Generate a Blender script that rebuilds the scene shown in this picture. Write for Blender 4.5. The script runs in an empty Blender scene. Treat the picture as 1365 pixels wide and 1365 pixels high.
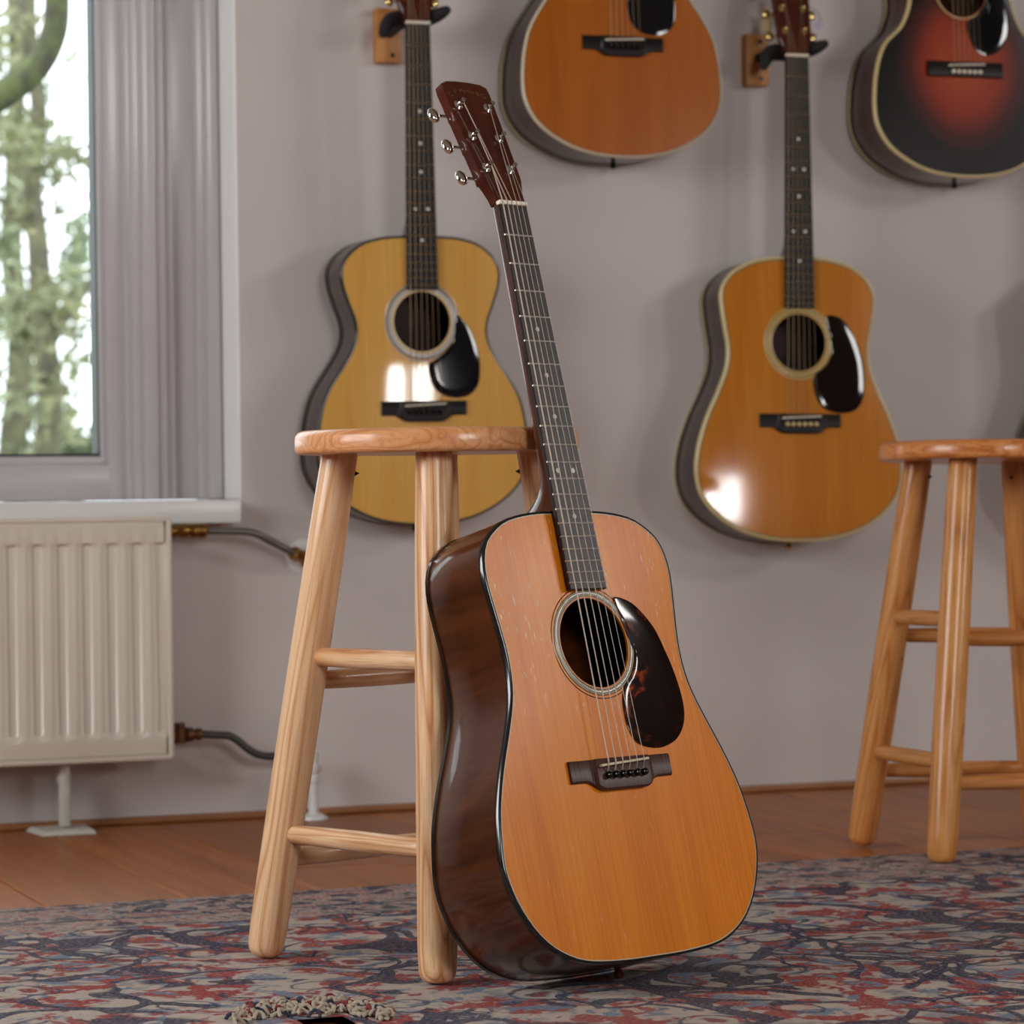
import bpy, bmesh, math, random
from mathutils import Vector, Matrix, noise as mnoise
random.seed(7)
C = bpy.context.scene.collection
SC = bpy.context.scene
PI = math.pi

# ------------------------------------------------------------------ camera
F_PX, PITCH, ROLL, CAM_H, YAW, CAM_D = 3994.7, -0.004677, 0.012663, 0.5417, 0.36248, 4.9466
fw = Vector((math.sin(YAW), math.cos(YAW), 0)); rt = Vector((math.cos(YAW), -math.sin(YAW), 0)); up = Vector((0, 0, 1))
fw2 = fw*math.cos(PITCH) + up*math.sin(PITCH); up2 = up*math.cos(PITCH) - fw*math.sin(PITCH)
cr, sr = math.cos(ROLL), math.sin(ROLL)
cx_, cu_ = rt*cr - up2*sr, rt*sr + up2*cr
CAM = Vector((0, -CAM_D, CAM_H))
cam = bpy.data.cameras.new('camera'); camo = bpy.data.objects.new('camera', cam); C.objects.link(camo)
cam.sensor_width = 36; cam.lens = F_PX/1365*36; cam.clip_start = .05; cam.clip_end = 200
camo.matrix_world = Matrix(((cx_.x, cu_.x, -fw2.x, CAM.x), (cx_.y, cu_.y, -fw2.y, CAM.y), (cx_.z, cu_.z, -fw2.z, CAM.z), (0, 0, 0, 1)))
cam.dof.use_dof = True; cam.dof.focus_distance = 3.27; cam.dof.aperture_fstop = 9.0
SC.camera = camo
def at(u, v, Y):
    """point on the plane Y seen at pixel u, v"""
    a, b = u-682.5, v-682.5
    d = fw2 + cx_*(a/F_PX) - cu_*(b/F_PX)
    return CAM + d*((Y-CAM.y)/d.y)

# ------------------------------------------------------------------ world, lights, exposure
SC.view_settings.view_transform = 'Standard'; SC.view_settings.look = 'None'
SC.view_settings.gamma = 1; SC.view_settings.use_curve_mapping = False
SC.view_settings.exposure = -0.12
w = bpy.data.worlds.new('sky'); SC.world = w; w.use_nodes = True
bg = w.node_tree.nodes['Background']; bg.inputs[0].default_value = (.86, .95, 1, 1); bg.inputs[1].default_value = 3.4
def area(name, loc, direction, sx, sy, energy, col):
    l = bpy.data.lights.new(name, 'AREA'); l.shape = 'RECTANGLE'; l.size = sx; l.size_y = sy; l.energy = energy; l.color = col
    o = bpy.data.objects.new(name, l); C.objects.link(o); o.location = loc
    o.rotation_euler = Vector(direction).to_track_quat('-Z', 'Y').to_euler()
    return o
DAY = (1.0, .965, .93)
ROOM_X0, ROOM_X1, ROOM_Y0, ROOM_Z = -1.6, 6.0, -5.6, 3.0
# daylight of the windows in the rear wall and the right wall (their openings and frames are built below)
WIN_B = (1.0, 1.95, 1.15, 2.15); WIN_C = (4.95, 5.75, 1.15, 2.0); WIN_D = (3.48, 3.73, .63, .86)   # x0,x1,z0,z1 in the rear wall
WIN_A = (-4.75, -3.3, 2.15, 2.8)
WIN_L = (-2.7, -1.1, .85, 2.15)   # y0,y1,z0,z1 in the left wall
                                    # y0,y1,z0,z1 in the right wall
def daylight(name, q, energy):
    area(name, ((q[0]+q[1])/2, ROOM_Y0-.14, (q[2]+q[3])/2), (0, 1, 0), q[1]-q[0], q[3]-q[2], energy, DAY)
daylight('daylight_rear_left', WIN_B, 58)
daylight('daylight_rear_right', WIN_C, 58)
daylight('daylight_rear_low', WIN_D, 9)
area('daylight_right', (ROOM_X1+.14, (WIN_A[0]+WIN_A[1])/2, (WIN_A[2]+WIN_A[3])/2), (-1, 0, 0), WIN_A[1]-WIN_A[0], WIN_A[3]-WIN_A[2], 78, DAY)
area('daylight_left', (ROOM_X0-.14, (WIN_L[0]+WIN_L[1])/2, (WIN_L[2]+WIN_L[3])/2), (1, 0, 0), WIN_L[1]-WIN_L[0], WIN_L[3]-WIN_L[2], 70, (1.0, .98, .95))

# ------------------------------------------------------------------ helpers
def lin(r, g, b):
    f = lambda c: (c/255/12.92) if c/255 <= .04045 else ((c/255+.055)/1.055)**2.4
    return (f(r), f(g), f(b), 1)
class Mat:
    def __init__(s, name, rough=.5, metal=0, col=(.5, .5, .5, 1), coat=0, coat_rough=.1, spec=.5):
        s.m = bpy.data.materials.new(name); s.m.use_nodes = True; s.nt = s.m.node_tree
        s.b = s.nt.nodes['Principled BSDF']
        s.b.inputs['Base Color'].default_value = col; s.b.inputs['Roughness'].default_value = rough
        s.b.inputs['Metallic'].default_value = metal; s.b.inputs['Coat Weight'].default_value = coat
        s.b.inputs['Coat Roughness'].default_value = coat_rough; s.b.inputs['Specular IOR Level'].default_value = spec
        s.co = None
    def n(s, t, **kw):
        nd = s.nt.nodes.new(t)
        for k, v in kw.items():
            if k.startswith('_'): setattr(nd, k[1:], v)
            else:
                i = nd.inputs[int(k[1:])] if k[0] == 'i' and k[1:].isdigit() else nd.inputs[k]
                s.put(i, v)
        return nd
    def put(s, sock, v):
        if isinstance(v, bpy.types.NodeSocket): s.nt.links.new(v, sock)
        else: sock.default_value = v
    def coord(s, scale=(1, 1, 1), rot=(0, 0, 0), rnd=0):
        tc = s.n('ShaderNodeTexCoord').outputs['Object']
        if rnd:
            oi = s.n('ShaderNodeObjectInfo')
            sc = s.n('ShaderNodeMath', _operation='MULTIPLY', i0=oi.outputs['Random'], i1=float(rnd))
            tc = s.n('ShaderNodeVectorMath', _operation='ADD', i0=tc, i1=sc.outputs[0]).outputs[0]
        mp = s.n('ShaderNodeMapping', Vector=tc, Scale=scale, Rotation=rot)
        return mp.outputs[0]
    def noise(s, vec, scale=1, detail=3, rough=.5, dist=0):
        return s.n('ShaderNodeTexNoise', Vector=vec, Scale=float(scale), Detail=float(detail), Roughness=float(rough), Distortion=float(dist)).outputs[0]
    def ramp(s, fac, stops):
        r = s.n('ShaderNodeValToRGB', Fac=fac); e = r.color_ramp.elements
        while len(e) < len(stops): e.new(.5)
        for q, (p, c) in zip(e, stops): q.position = p; q.color = c if not isinstance(c, (int, float)) else (c, c, c, 1)
        return r.outputs[0]
    def mix(s, fac, a, b, mode='MIX'):
        nd = s.n('ShaderNodeMix', _data_type='RGBA', _blend_type=mode)
        s.put(nd.inputs[0], fac); s.put(nd.inputs[6], a); s.put(nd.inputs[7], b)
        return nd.outputs[2]
    def math(s, op, a, b=0.0, c=0.0):
        return s.n('ShaderNodeMath', _operation=op, i0=a, i1=b, i2=c).outputs[0]
    def sep(s, vec): return s.n('ShaderNodeSeparateXYZ', Vector=vec).outputs
    def color(s, c): s.put(s.b.inputs['Base Color'], c)
    def roughness(s, r): s.put(s.b.inputs['Roughness'], r)
    def bump(s, h, strength=.2, dist=.001):
        s.put(s.b.inputs['Normal'], s.n('ShaderNodeBump', Height=h, Strength=strength, Distance=dist).outputs[0])

def mk(name, verts, faces, mat, parent=None, smooth=True, angle=None):
    me = bpy.data.meshes.new(name); me.from_pydata([tuple(v) for v in verts], [], faces); me.update()
    bm = bmesh.new(); bm.from_mesh(me); bmesh.ops.recalc_face_normals(bm, faces=bm.faces); bm.to_mesh(me); bm.free()
    o = bpy.data.objects.new(name, me); C.objects.link(o)
    if mat: me.materials.append(mat.m if isinstance(mat, Mat) else mat)
    if smooth:
        for p in me.polygons: p.use_smooth = True
        try: me.set_sharp_from_angle(angle=math.radians(angle or 38))
        except Exception: pass
    if parent: o.parent = parent
    return o
def link_copy(o, parent=None):
    c = o.copy(); C.objects.link(c)
    c.parent = parent
    return c
def empty(name, label, cat, group=None, loc=(0, 0, 0), kind=None):
    o = bpy.data.objects.new(name, None); C.objects.link(o); o.location = loc; o.empty_display_size = .05
    tag(o, label, cat, group, kind); return o
def tag(o, label, cat=None, group=None, kind=None):
    o['label'] = label
    if cat: o['category'] = cat
    if group: o['group'] = group
    if kind: o['kind'] = kind
    return o
def box(x0, x1, y0, y1, z0, z1):
    v = [(x, y, z) for z in (z0, z1) for y in (y0, y1) for x in (x0, x1)]
    return v, [(0, 2, 3, 1), (4, 5, 7, 6), (0, 1, 5, 4), (2, 6, 7, 3), (0, 4, 6, 2), (1, 3, 7, 5)]
def bbox(x0, x1, y0, y1, z0, z1, b=.002, seg=2):
    bm = bmesh.new(); v, f = box(x0, x1, y0, y1, z0, z1)
    vs = [bm.verts.new(p) for p in v]
    for q in f: bm.faces.new([vs[i] for i in q])
    bmesh.ops.bevel(bm, geom=bm.edges[:], offset=b, segments=seg, affect='EDGES', profile=.5)
    bm.verts.index_update()
    out = ([v.co.copy() for v in bm.verts], [tuple(v.index for v in q.verts) for q in bm.faces]); bm.free(); return out
def join(*parts):
    V, Fc = [], []
    for v, f in parts:
        o = len(V); V += list(v); Fc += [tuple(i+o for i in q) for q in f]
    return V, Fc
def tube(pts, r, seg=10, caps=True):
    pts = [Vector(p) for p in pts]; n = len(pts)
    rs = r if isinstance(r, (list, tuple)) else [r]*n
    V, Fc = [], []
    t0 = (pts[1]-pts[0]).normalized()
    a = t0.orthogonal().normalized()
    for i in range(n):
        t = (pts[min(i+1, n-1)]-pts[max(i-1, 0)]).normalized()
        a = (a - t*a.dot(t)).normalized(); b = t.cross(a)
        for k in range(seg):
            an = 2*PI*k/seg; V.append(pts[i] + (a*math.cos(an)+b*math.sin(an))*rs[i])
    for i in range(n-1):
        for k in range(seg):
            k2 = (k+1) % seg; Fc.append((i*seg+k, i*seg+k2, (i+1)*seg+k2, (i+1)*seg+k))
    if caps: Fc.append(tuple(range(seg-1, -1, -1))); Fc.append(tuple((n-1)*seg+k for k in range(seg)))
    return V, Fc
def smooth_path(pts, n=6):
    pts = [Vector(p) for p in pts]; out = []
    for i in range(len(pts)-1):
        p0, p1, p2, p3 = pts[max(i-1, 0)], pts[i], pts[i+1], pts[min(i+2, len(pts)-1)]
        for k in range(n):
            t = k/n
            out.append(.5*((2*p1)+(p2-p0)*t+(2*p0-5*p1+4*p2-p3)*t*t+(-p0+3*p1-3*p2+p3)*t**3))
    out.append(pts[-1]); return out
def closed_path(pts, n=5):
    pts = [Vector(p) for p in pts]; m = len(pts); out = []
    for i in range(m):
        p0, p1, p2, p3 = pts[i-1], pts[i], pts[(i+1) % m], pts[(i+2) % m]
        for k in range(n):
            t = k/n
            out.append(.5*((2*p1)+(p2-p0)*t+(2*p0-5*p1+4*p2-p3)*t*t+(-p0+3*p1-3*p2+p3)*t**3))
    return out
def lathe(prof, seg=20, origin=(0, 0, 0), axis='z'):
    """prof: (r, h) list; r=0 ends are closed"""
    V, Fc, rings = [], [], []
    for r, h in prof:
        if r < 1e-7: rings.append([len(V)]); V.append(Vector((0, 0, h)))
        else:
            rings.append(list(range(len(V), len(V)+seg)))
            V += [Vector((r*math.cos(2*PI*k/seg), r*math.sin(2*PI*k/seg), h)) for k in range(seg)]
    for a, b in zip(rings, rings[1:]):
        for k in range(seg):
            k2 = (k+1) % seg
            if len(a) == 1 and len(b) == 1: continue
            if len(a) == 1: Fc.append((a[0], b[k2], b[k]))
            elif len(b) == 1: Fc.append((a[k], a[k2], b[0]))
            else: Fc.append((a[k], a[k2], b[k2], b[k]))
    if axis == 'x': V = [Vector((v.z, v.x, v.y)) for v in V]
    if axis == 'y': V = [Vector((v.x, v.z, -v.y)) for v in V]
    if axis == '-y': V = [Vector((v.x, -v.z, v.y)) for v in V]
    o = Vector(origin)
    return [v+o for v in V], Fc
def moved(vf, M): return [M @ Vector(v) for v in vf[0]], vf[1]

# ------------------------------------------------------------------ materials
def spruce(name, dark, mid, light, rough, wear_sheen=0, coat=.0, coat_rough=.06):
    m = Mat(name, rough=rough, coat=coat, coat_rough=coat_rough, spec=.10 if coat > .4 else .16)
    fine = m.noise(m.coord((330, 5, 5)), 1, 4, .6)
    broad = m.noise(m.coord((26, 1.6, 3)), 1, 4, .6, .4)
    c = m.ramp(broad, [(.25, dark), (.5, mid), (.78, light)])
    c = m.mix(.35, c, m.ramp(fine, [(.35, dark), (.65, light)]))
    m.roughness(rough)
    if wear_sheen:
        v = m.n('ShaderNodeTexVoronoi', Vector=m.coord((46, 32, 10)), Scale=1.0, Randomness=1.0).outputs['Distance']
        dots = m.ramp(v, [(.055, 1.0), (.095, 0.0)])
        area_ = m.ramp(m.noise(m.coord((9, 7, 5)), 1, 3, .6), [(.43, 0.0), (.55, 1.0)])
        sx = m.noise(m.coord((300, 45, 20), (0, 0, .35)), 1, 3, .6)
        scr = m.ramp(sx, [(.625, 0.0), (.66, 1.0)])
        up_ = m.ramp(m.sep(m.coord())[1], [(.22, .15), (.36, 1.0)])
        msk = m.math('MULTIPLY', m.math('MAXIMUM', m.math('MULTIPLY', dots, .8), scr), m.math('MULTIPLY', area_, up_))
        sheen_paint = m.math('MULTIPLY', m.ramp(m.noise(m.coord((7, 5, 5)), 1, 4, .6), [(.42, 0.0), (.8, 1.0)]), m.math('MULTIPLY', up_, .30))
        c = m.mix(sheen_paint, c, lin(214, 150, 84))  # reflected sheen on the upper soundboard, painted as a paler colour
        c = m.mix(m.math('MULTIPLY', msk, 1.0), c, lin(235, 205, 165))
        m.roughness(m.math('ADD', m.math('MULTIPLY', sheen_paint, .3), rough))
    m.color(c); m.bump(fine, .06, .0005)
    return m
def figured(name, dark, light, rough, vec=(10, 60, 60), coat=.6):
    m = Mat(name, rough=rough, coat=coat, coat_rough=.07, spec=.15)
    a = m.noise(m.coord(vec), 1, 5, .65, .8)
    b = m.noise(m.coord((4, 14, 6), (0, .3, .2)), 1, 3, .6, 1.5)
    c = m.ramp(m.mix(.5, a, b), [(.33, dark), (.66, light)])
    m.color(c); return m
T = {}
T['front_top'] = spruce('aged_spruce', lin(196, 100, 8), lin(220, 122, 14), lin(232, 144, 28), .30, wear_sheen=1, coat=.15, coat_rough=.25)
T['om_top'] = spruce('honey_spruce', lin(197, 142, 62), lin(212, 160, 78), lin(222, 174, 94), .22, coat=1, coat_rough=.035)
T['d_top'] = spruce('amber_spruce', lin(168, 96, 16), lin(186, 112, 24), lin(198, 128, 40), .24, coat=1, coat_rough=.06)
T['up_top'] = spruce('dark_amber_spruce', lin(148, 74, 6), lin(164, 86, 10), lin(178, 100, 20), .3, coat=.7, coat_rough=.1)
T['mahogany'] = figured('mahogany_side', lin(48, 20, 8), lin(92, 48, 22), .28, (6, 46, 3), coat=.55)
T['rosewood'] = figured('rosewood_side', lin(42, 30, 28), lin(78, 58, 52), .32, (14, 20, 5), coat=.5)
T['neck'] = figured('neck_mahogany', lin(58, 24, 12), lin(92, 44, 22), .28, (60, 8, 20), coat=.5)
T['head'] = figured('headstock_veneer', lin(56, 22, 14), lin(86, 38, 22), .24, (60, 8, 8), coat=.5)
T['inside'] = Mat('raw_inside_wood', .8, col=lin(118, 70, 38))
T['inside_dark'] = Mat('dark_inside_wood', .8, col=lin(60, 38, 26))
def ebony(name, base, hi, rough):
    m = Mat(name, rough=rough, spec=.22); f = m.noise(m.coord((420, 10, 10)), 1, 3, .6)
    m.color(m.ramp(f, [(.35, base), (.7, hi)])); m.bump(f, .1, .0004); return m
T['board'] = ebony('rosewood_fingerboard', lin(34, 23, 22), lin(72, 54, 52), .36)
T['board_black'] = ebony('ebony_fingerboard', lin(9, 8, 9), lin(18, 16, 17), .45); T['board_black'].b.inputs['Specular IOR Level'].default_value = .25
T['bridge'] = ebony('rosewood_bridge', lin(54, 30, 26), lin(92, 60, 52), .34)
T['bridge_black'] = ebony('ebony_bridge', lin(13, 12, 13), lin(26, 24, 24), .35)
T['fret'] = Mat('nickel_fret', .38, 1, (.92, .88, .84, 1))
T['string_w'] = Mat('bronze_string', .42, .85, (.98, .84, .72, 1))
T['string_p'] = Mat('steel_string', .42, .85, (.95, .92, .90, 1))
T['fret_dim'] = Mat('dark_fret', .4, .9, lin(150, 128, 96)); T['string_dim'] = Mat('dark_string', .45, .85, lin(118, 98, 80))  # darker metal for frets and strings of the hung guitars
T['bone'] = Mat('bone', .35, col=lin(232, 222, 204))
T['old_bone'] = Mat('yellowed_bone', .4, col=lin(206, 194, 164))
T['pearl'] = Mat('pearl_dot', .2, col=lin(225, 222, 212))
T['nickel'] = Mat('polished_nickel', .14, 1, (.78, .75, .70, 1))
T['gold'] = Mat('gold_plate', .2, 1, (.75, .55, .22, 1))
T['black_plastic'] = Mat('black_plastic', .05, spec=.4, col=(.006, .006, .007, 1))
T['black_bind'] = Mat('black_binding', .2, col=(.010, .009, .008, 1), coat=.4)
T['cream_bind'] = Mat('cream_binding', .3, col=lin(205, 186, 132), coat=.4)
T['white_bind'] = Mat('ivory_binding', .3, col=lin(214, 200, 170), coat=.4)
T['line'] = Mat('pale_purfling', .35, col=lin(190, 178, 150))
T['herring'] = Mat('grey_green_purfling', .35, col=lin(86, 84, 58))
T['ros_grey'] = Mat('rosette_grey', .3, col=lin(120, 122, 110), coat=.5)
T['ros_dark'] = Mat('rosette_dark', .3, col=lin(52, 40, 28), coat=.5)
T['ros_pale'] = Mat('rosette_pale', .3, col=lin(205, 188, 152), coat=.5)
T['ros_cream'] = Mat('rosette_olive', .3, col=lin(178, 152, 84), coat=.5)
T['ros_shell'] = Mat('rosette_shell', .12, col=lin(176, 178, 176), coat=.8)
def tortoise():
    m = Mat('tortoise_plastic', .07, spec=.4)
    n1 = m.noise(m.coord((26, 38, 10), (0, 0, .6)), 1, 5, .6, 1.2)
    n2 = m.noise(m.coord((8, 9, 9)), 1, 2, .5)
    c = m.ramp(n1, [(.46, lin(22, 11, 10)), (.55, lin(70, 26, 16)), (.63, lin(168, 70, 24)), (.72, lin(210, 108, 42))])
    m.color(m.mix(m.ramp(n2, [(.42, 0.0), (.62, 1.0)]), lin(26, 13, 11), c)); return m
T['tortoise'] = tortoise()
T['tort_dark'] = Mat('dark_tortoise', .06, col=lin(22, 13, 10), spec=.4)
def sunburst():
    m = Mat('sunburst_spruce', .3, coat=.5, coat_rough=.08, spec=.1)
    s = m.sep(m.coord())
    x = m.math('DIVIDE', s[0], .150); y = m.math('DIVIDE', m.math('SUBTRACT', s[1], .205), .175)
    r = m.math('SQRT', m.math('ADD', m.math('MULTIPLY', x, x), m.math('MULTIPLY', y, y)))
    r = m.math('ADD', r, m.math('MULTIPLY', m.math('SUBTRACT', m.noise(m.coord((8, 8, 8)), 1, 2), .5), .12))
    burst = m.ramp(r, [(.25, lin(166, 64, 14)), (.50, lin(146, 44, 10)), (.74, lin(72, 16, 6)), (.93, lin(10, 5, 5))])
    g = m.noise(m.coord((330, 5, 5)), 1, 3)
    m.color(m.mix(.2, burst, m.mix(g, burst, (0, 0, 0, 1)))); return m
T['burst'] = sunburst()
T['black_top'] = spruce('black_lacquer_top', lin(14, 12, 12), lin(18, 15, 14), lin(24, 20, 18), .2, coat=1)
def stool_wood(name, dark, mid, light, scale=(1, 1, .07)):
    m = Mat(name, rough=.34, coat=.30, coat_rough=.14, spec=.3)
    co = m.coord(scale, rnd=9)
    low = m.noise(co, 22, 2, .5, .6)
    rings = m.math('FRACT', m.math('MULTIPLY', low, 9.0))
    tri = m.math('ABSOLUTE', m.math('SUBTRACT', m.math('MULTIPLY', rings, 2.0), 1.0))
    fine = m.noise(m.coord((620*scale[0], 620*scale[1], 620*scale[2]*.35), rnd=9), 1, 3, .6)
    c = m.ramp(tri, [(.0, dark), (.22, mid), (.75, light)])
    big = m.noise(m.coord((scale[0]*14, scale[1]*14, scale[2]*30), rnd=3), 1, 2)
    c = m.mix(m.math('MULTIPLY', big, .7), c, mid)
    c = m.mix(m.ramp(fine, [(.50, 0.0), (.68, .5)]), c, dark)
    oi = m.n('ShaderNodeObjectInfo').outputs['Random']
    c = m.mix(m.math('MULTIPLY', oi, .30), c, light)
    knot = m.ramp(m.n('ShaderNodeTexVoronoi', Vector=m.coord((14, 14, 14), rnd=5), Scale=1.0).outputs['Distance'], [(.03, 1.0), (.06, 0.0)])
    c = m.mix(m.math('MULTIPLY', knot, .8), c, lin(70, 38, 18))
    m.color(c); m.bump(fine, .12, .0006); return m
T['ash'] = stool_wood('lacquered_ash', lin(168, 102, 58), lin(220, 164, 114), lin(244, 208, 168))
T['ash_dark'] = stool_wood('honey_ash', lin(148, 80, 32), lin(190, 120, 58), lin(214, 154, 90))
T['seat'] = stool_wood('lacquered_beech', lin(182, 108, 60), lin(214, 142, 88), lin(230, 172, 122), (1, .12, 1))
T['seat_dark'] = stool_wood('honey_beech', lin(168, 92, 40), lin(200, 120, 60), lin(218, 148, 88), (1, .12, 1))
def floor_wood():
    m = Mat('oak_floor', rough=.42)
    oi = m.n('ShaderNodeObjectInfo').outputs['Random']
    g = m.noise(m.coord((38, 2.2, 1), rnd=7), 1, 5, .62, .6); f = m.noise(m.coord((300, 12, 1), rnd=7), 1, 3)
    c = m.ramp(g, [(.28, lin(138, 74, 24)), (.52, lin(174, 102, 42)), (.8, lin(196, 124, 58))])
    c = m.mix(.25, c, m.ramp(f, [(.4, lin(124, 68, 28)), (.6, lin(184, 116, 60))]))
    c = m.mix(m.math('MULTIPLY', oi, .8), c, lin(140, 78, 32))
    m.color(c); m.bump(f, .15, .0006); return m
T['floor'] = floor_wood()
T['gap'] = Mat('dark_joint', .8, col=lin(52, 30, 16))
def plaster(name, c0, c1):
    m = Mat(name, rough=.75)
    a = m.noise(m.coord((2.2, 2.2, 2.2)), 1, 3); b = m.noise(m.coord((180, 180, 180)), 1, 2)
    m.color(m.ramp(a, [(.3, c0), (.7, c1)])); m.bump(b, .08, .0008); return m
T['wall'] = plaster('painted_plaster', lin(196, 187, 186), lin(203, 194, 192))
T['ceiling'] = plaster('darkened_ceiling_paint', lin(128, 118, 106), lin(138, 128, 116))  # colour darkened to cut light reflected off the unseen ceiling
T['wall_dim'] = plaster('darkened_wall_paint', lin(74, 66, 58), lin(84, 75, 66))  # unseen walls coloured dark to cut bounce light and reflections
def painted(name, c, rough):
    m = Mat(name, rough=rough)
    a = m.noise(m.coord((12, 12, 12)), 1, 3)
    m.color(m.mix(m.math('MULTIPLY', a, .12), c, (c[0]*.7, c[1]*.7, c[2]*.7, 1))); return m
T['white'] = painted('white_gloss_paint', lin(222, 220, 220), .28)
T['frame'] = painted('window_frame_paint', lin(186, 180, 182), .25)
T['reveal'] = painted('daylit_white_paint', lin(242, 242, 242), .4)  # lighter than the frame: daylight on the reveal is put into the colour
T['gasket'] = Mat('black_gasket', .5, col=(.012, .013, .014, 1))
T['rad'] = painted('cream_radiator_enamel', lin(216, 206, 192), .22)
T['rad_foot'] = painted('grey_white_metal', lin(206, 204, 196), .35)
T['brass'] = Mat('old_brass', .32, 1, lin(150, 112, 56))
T['brass2'] = Mat('dull_brass', .45, .8, lin(112, 78, 52))
T['pipe'] = Mat('grey_steel_pipe', .38, .7, lin(112, 106, 104))
T['pine'] = Mat('pine_block', .45)
T['pine'].color(T['pine'].ramp(T['pine'].noise(T['pine'].coord((60, 60, 5)), 1, 3), [(.3, lin(176, 116, 58)), (.7, lin(202, 142, 80))]))
T['foam'] = Mat('black_foam', .75, col=(.010, .010, .011, 1))
T['skirt'] = Mat('oak_skirting', .5)
T['skirt'].color(T['skirt'].ramp(T['skirt'].noise(T['skirt'].coord((3, 60, 90)), 1, 3), [(.3, lin(128, 78, 40)), (.7, lin(164, 108, 62))]))
T['tag_lilac'] = Mat('lilac_paper', .7, col=lin(170, 160, 184)); T['tag_cream'] = Mat('cream_paper', .7, col=lin(198, 182, 140))
def glass():
    m = Mat('window_glass'); nt = m.nt
    tr = m.n('ShaderNodeBsdfTransparent'); gl = m.n('ShaderNodeBsdfGlossy', Roughness=.02)
    fr = m.n('ShaderNodeFresnel', IOR=1.35)
    mx = m.n('ShaderNodeMixShader'); nt.links.new(fr.outputs[0], mx.inputs[0]); nt.links.new(tr.outputs[0], mx.inputs[1]); nt.links.new(gl.outputs[0], mx.inputs[2])
    nt.links.new(mx.outputs[0], nt.nodes['Material Output'].inputs[0]); return m
T['glass'] = glass()
def rug_mat():
    m = Mat('faded_wool_rug', rough=.9, spec=.1)
    P = m.coord((1, 1, 1)); wob = m.n('ShaderNodeTexNoise', Vector=P, Scale=14.0, Detail=3.0)
    d = m.n('ShaderNodeVectorMath', _operation='SCALE', i0=m.n('ShaderNodeVectorMath', _operation='SUBTRACT', i0=wob.outputs['Color'], i1=(.5, .5, .5)).outputs[0])
    d.inputs['Scale'].default_value = .055
    Q = m.n('ShaderNodeVectorMath', _operation='ADD', i0=P, i1=d.outputs[0]).outputs[0]
    off = lambda a, b, v=Q: m.n('ShaderNodeVectorMath', _operation='ADD', i0=v, i1=(a, b, 0)).outputs[0]
    beige, grey, red, navy, blue, dred = lin(196, 180, 168), lin(150, 150, 152), lin(156, 62, 60), lin(34, 42, 72), lin(106, 128, 152), lin(128, 46, 48)
    c = m.ramp(m.noise(Q, 26, 3, .6), [(.40, grey), (.50, beige), (.64, lin(188, 172, 160))])
    c = m.mix(m.ramp(m.noise(off(2.2, 7.1), 15, 3, .6), [(.49, 0.0), (.52, 1.0)]), c, red)
    c = m.mix(m.ramp(m.noise(off(3.7, 9.1), 24, 3, .6), [(.56, 0.0), (.59, .9)]), c, blue)
    c = m.mix(m.ramp(m.noise(off(6.3, 2.4), 30, 3, .6), [(.58, 0.0), (.61, .9)]), c, beige)
    # rosettes: ring-shaped motifs
    vo = m.n('ShaderNodeTexVoronoi', Vector=Q, Scale=9.0, Randomness=.85).outputs['Distance']
    c = m.mix(m.ramp(vo, [(.0, .9), (.10, .9), (.13, 0.0)]), c, dred)
    c = m.mix(m.ramp(vo, [(.15, 0.0), (.17, .9), (.22, .9), (.24, 0.0)]), c, beige)
    c = m.mix(m.ramp(vo, [(.28, 0.0), (.30, .8), (.325, .8), (.345, 0.0)]), c, navy)
    # navy vines: thin wandering bands
    wb = m.n('ShaderNodeTexNoise', Vector=P, Scale=3.5, Detail=2.0)
    wv = m.n('ShaderNodeVectorMath', _operation='SCALE', i0=m.n('ShaderNodeVectorMath', _operation='SUBTRACT', i0=wb.outputs['Color'], i1=(.5, .5, .5)).outputs[0]); wv.inputs['Scale'].default_value = .45
    W = m.n('ShaderNodeVectorMath', _operation='ADD', i0=P, i1=wv.outputs[0]).outputs[0]
    for sc_, o_, wd, th in ((3.2, (0, 0), .032, .42), (6.5, (5.3, 1.7), .040, .50), (11.0, (8.1, 4.4), .05, .52)):
        e = m.n('ShaderNodeTexVoronoi', _feature='DISTANCE_TO_EDGE', Vector=off(o_[0], o_[1], W), Scale=sc_).outputs['Distance']
        wdn = m.math('MULTIPLY', m.noise(off(o_[1], 2.0, P), 9, 2), wd*2)
        msk = m.ramp(m.noise(off(o_[1], o_[0], P), 4.5, 2), [(th, 0.0), (th+.03, .93)])
        c = m.mix(m.math('MULTIPLY', m.math('LESS_THAN', e, wdn), msk), c, navy)
    c = m.mix(m.ramp(m.noise(off(1.3, 5.9), 12, 3), [(.66, 0.0), (.68, .9)]), c, navy)
    # border along the far edge (local y = 0 is the far edge)
    y = m.math('MULTIPLY', m.sep(P)[1], -1.0)
    inb = m.math('LESS_THAN', y, .27)
    bc = m.ramp(m.noise(off(4.4, 4.4), 30, 3, .65), [(.40, navy), (.46, lin(98, 90, 98)), (.52, beige), (.58, red), (.62, beige), (.68, blue)])
    c = m.mix(m.math('MULTIPLY', inb, .8), c, bc)
    for lo, hi, col in ((-.01, .014, lin(168, 152, 140)), (.055, .063, navy), (.180, .190, navy), (.250, .264, lin(160, 146, 136))):
        q = m.math('MULTIPLY', m.math('GREATER_THAN', y, lo), m.math('LESS_THAN', y, hi)); c = m.mix(m.math('MULTIPLY', q, .6), c, col)
    # broad fading, worn pale warp showing through, dark weft streaks
    c = m.mix(m.ramp(m.noise(P, 2.2, 3), [(.45, 0.0), (.8, .25)]), c, lin(158, 148, 142))
    st = m.noise(m.coord((170, 640, 1), (0, 0, .3)), 1, 3, .7)
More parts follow.
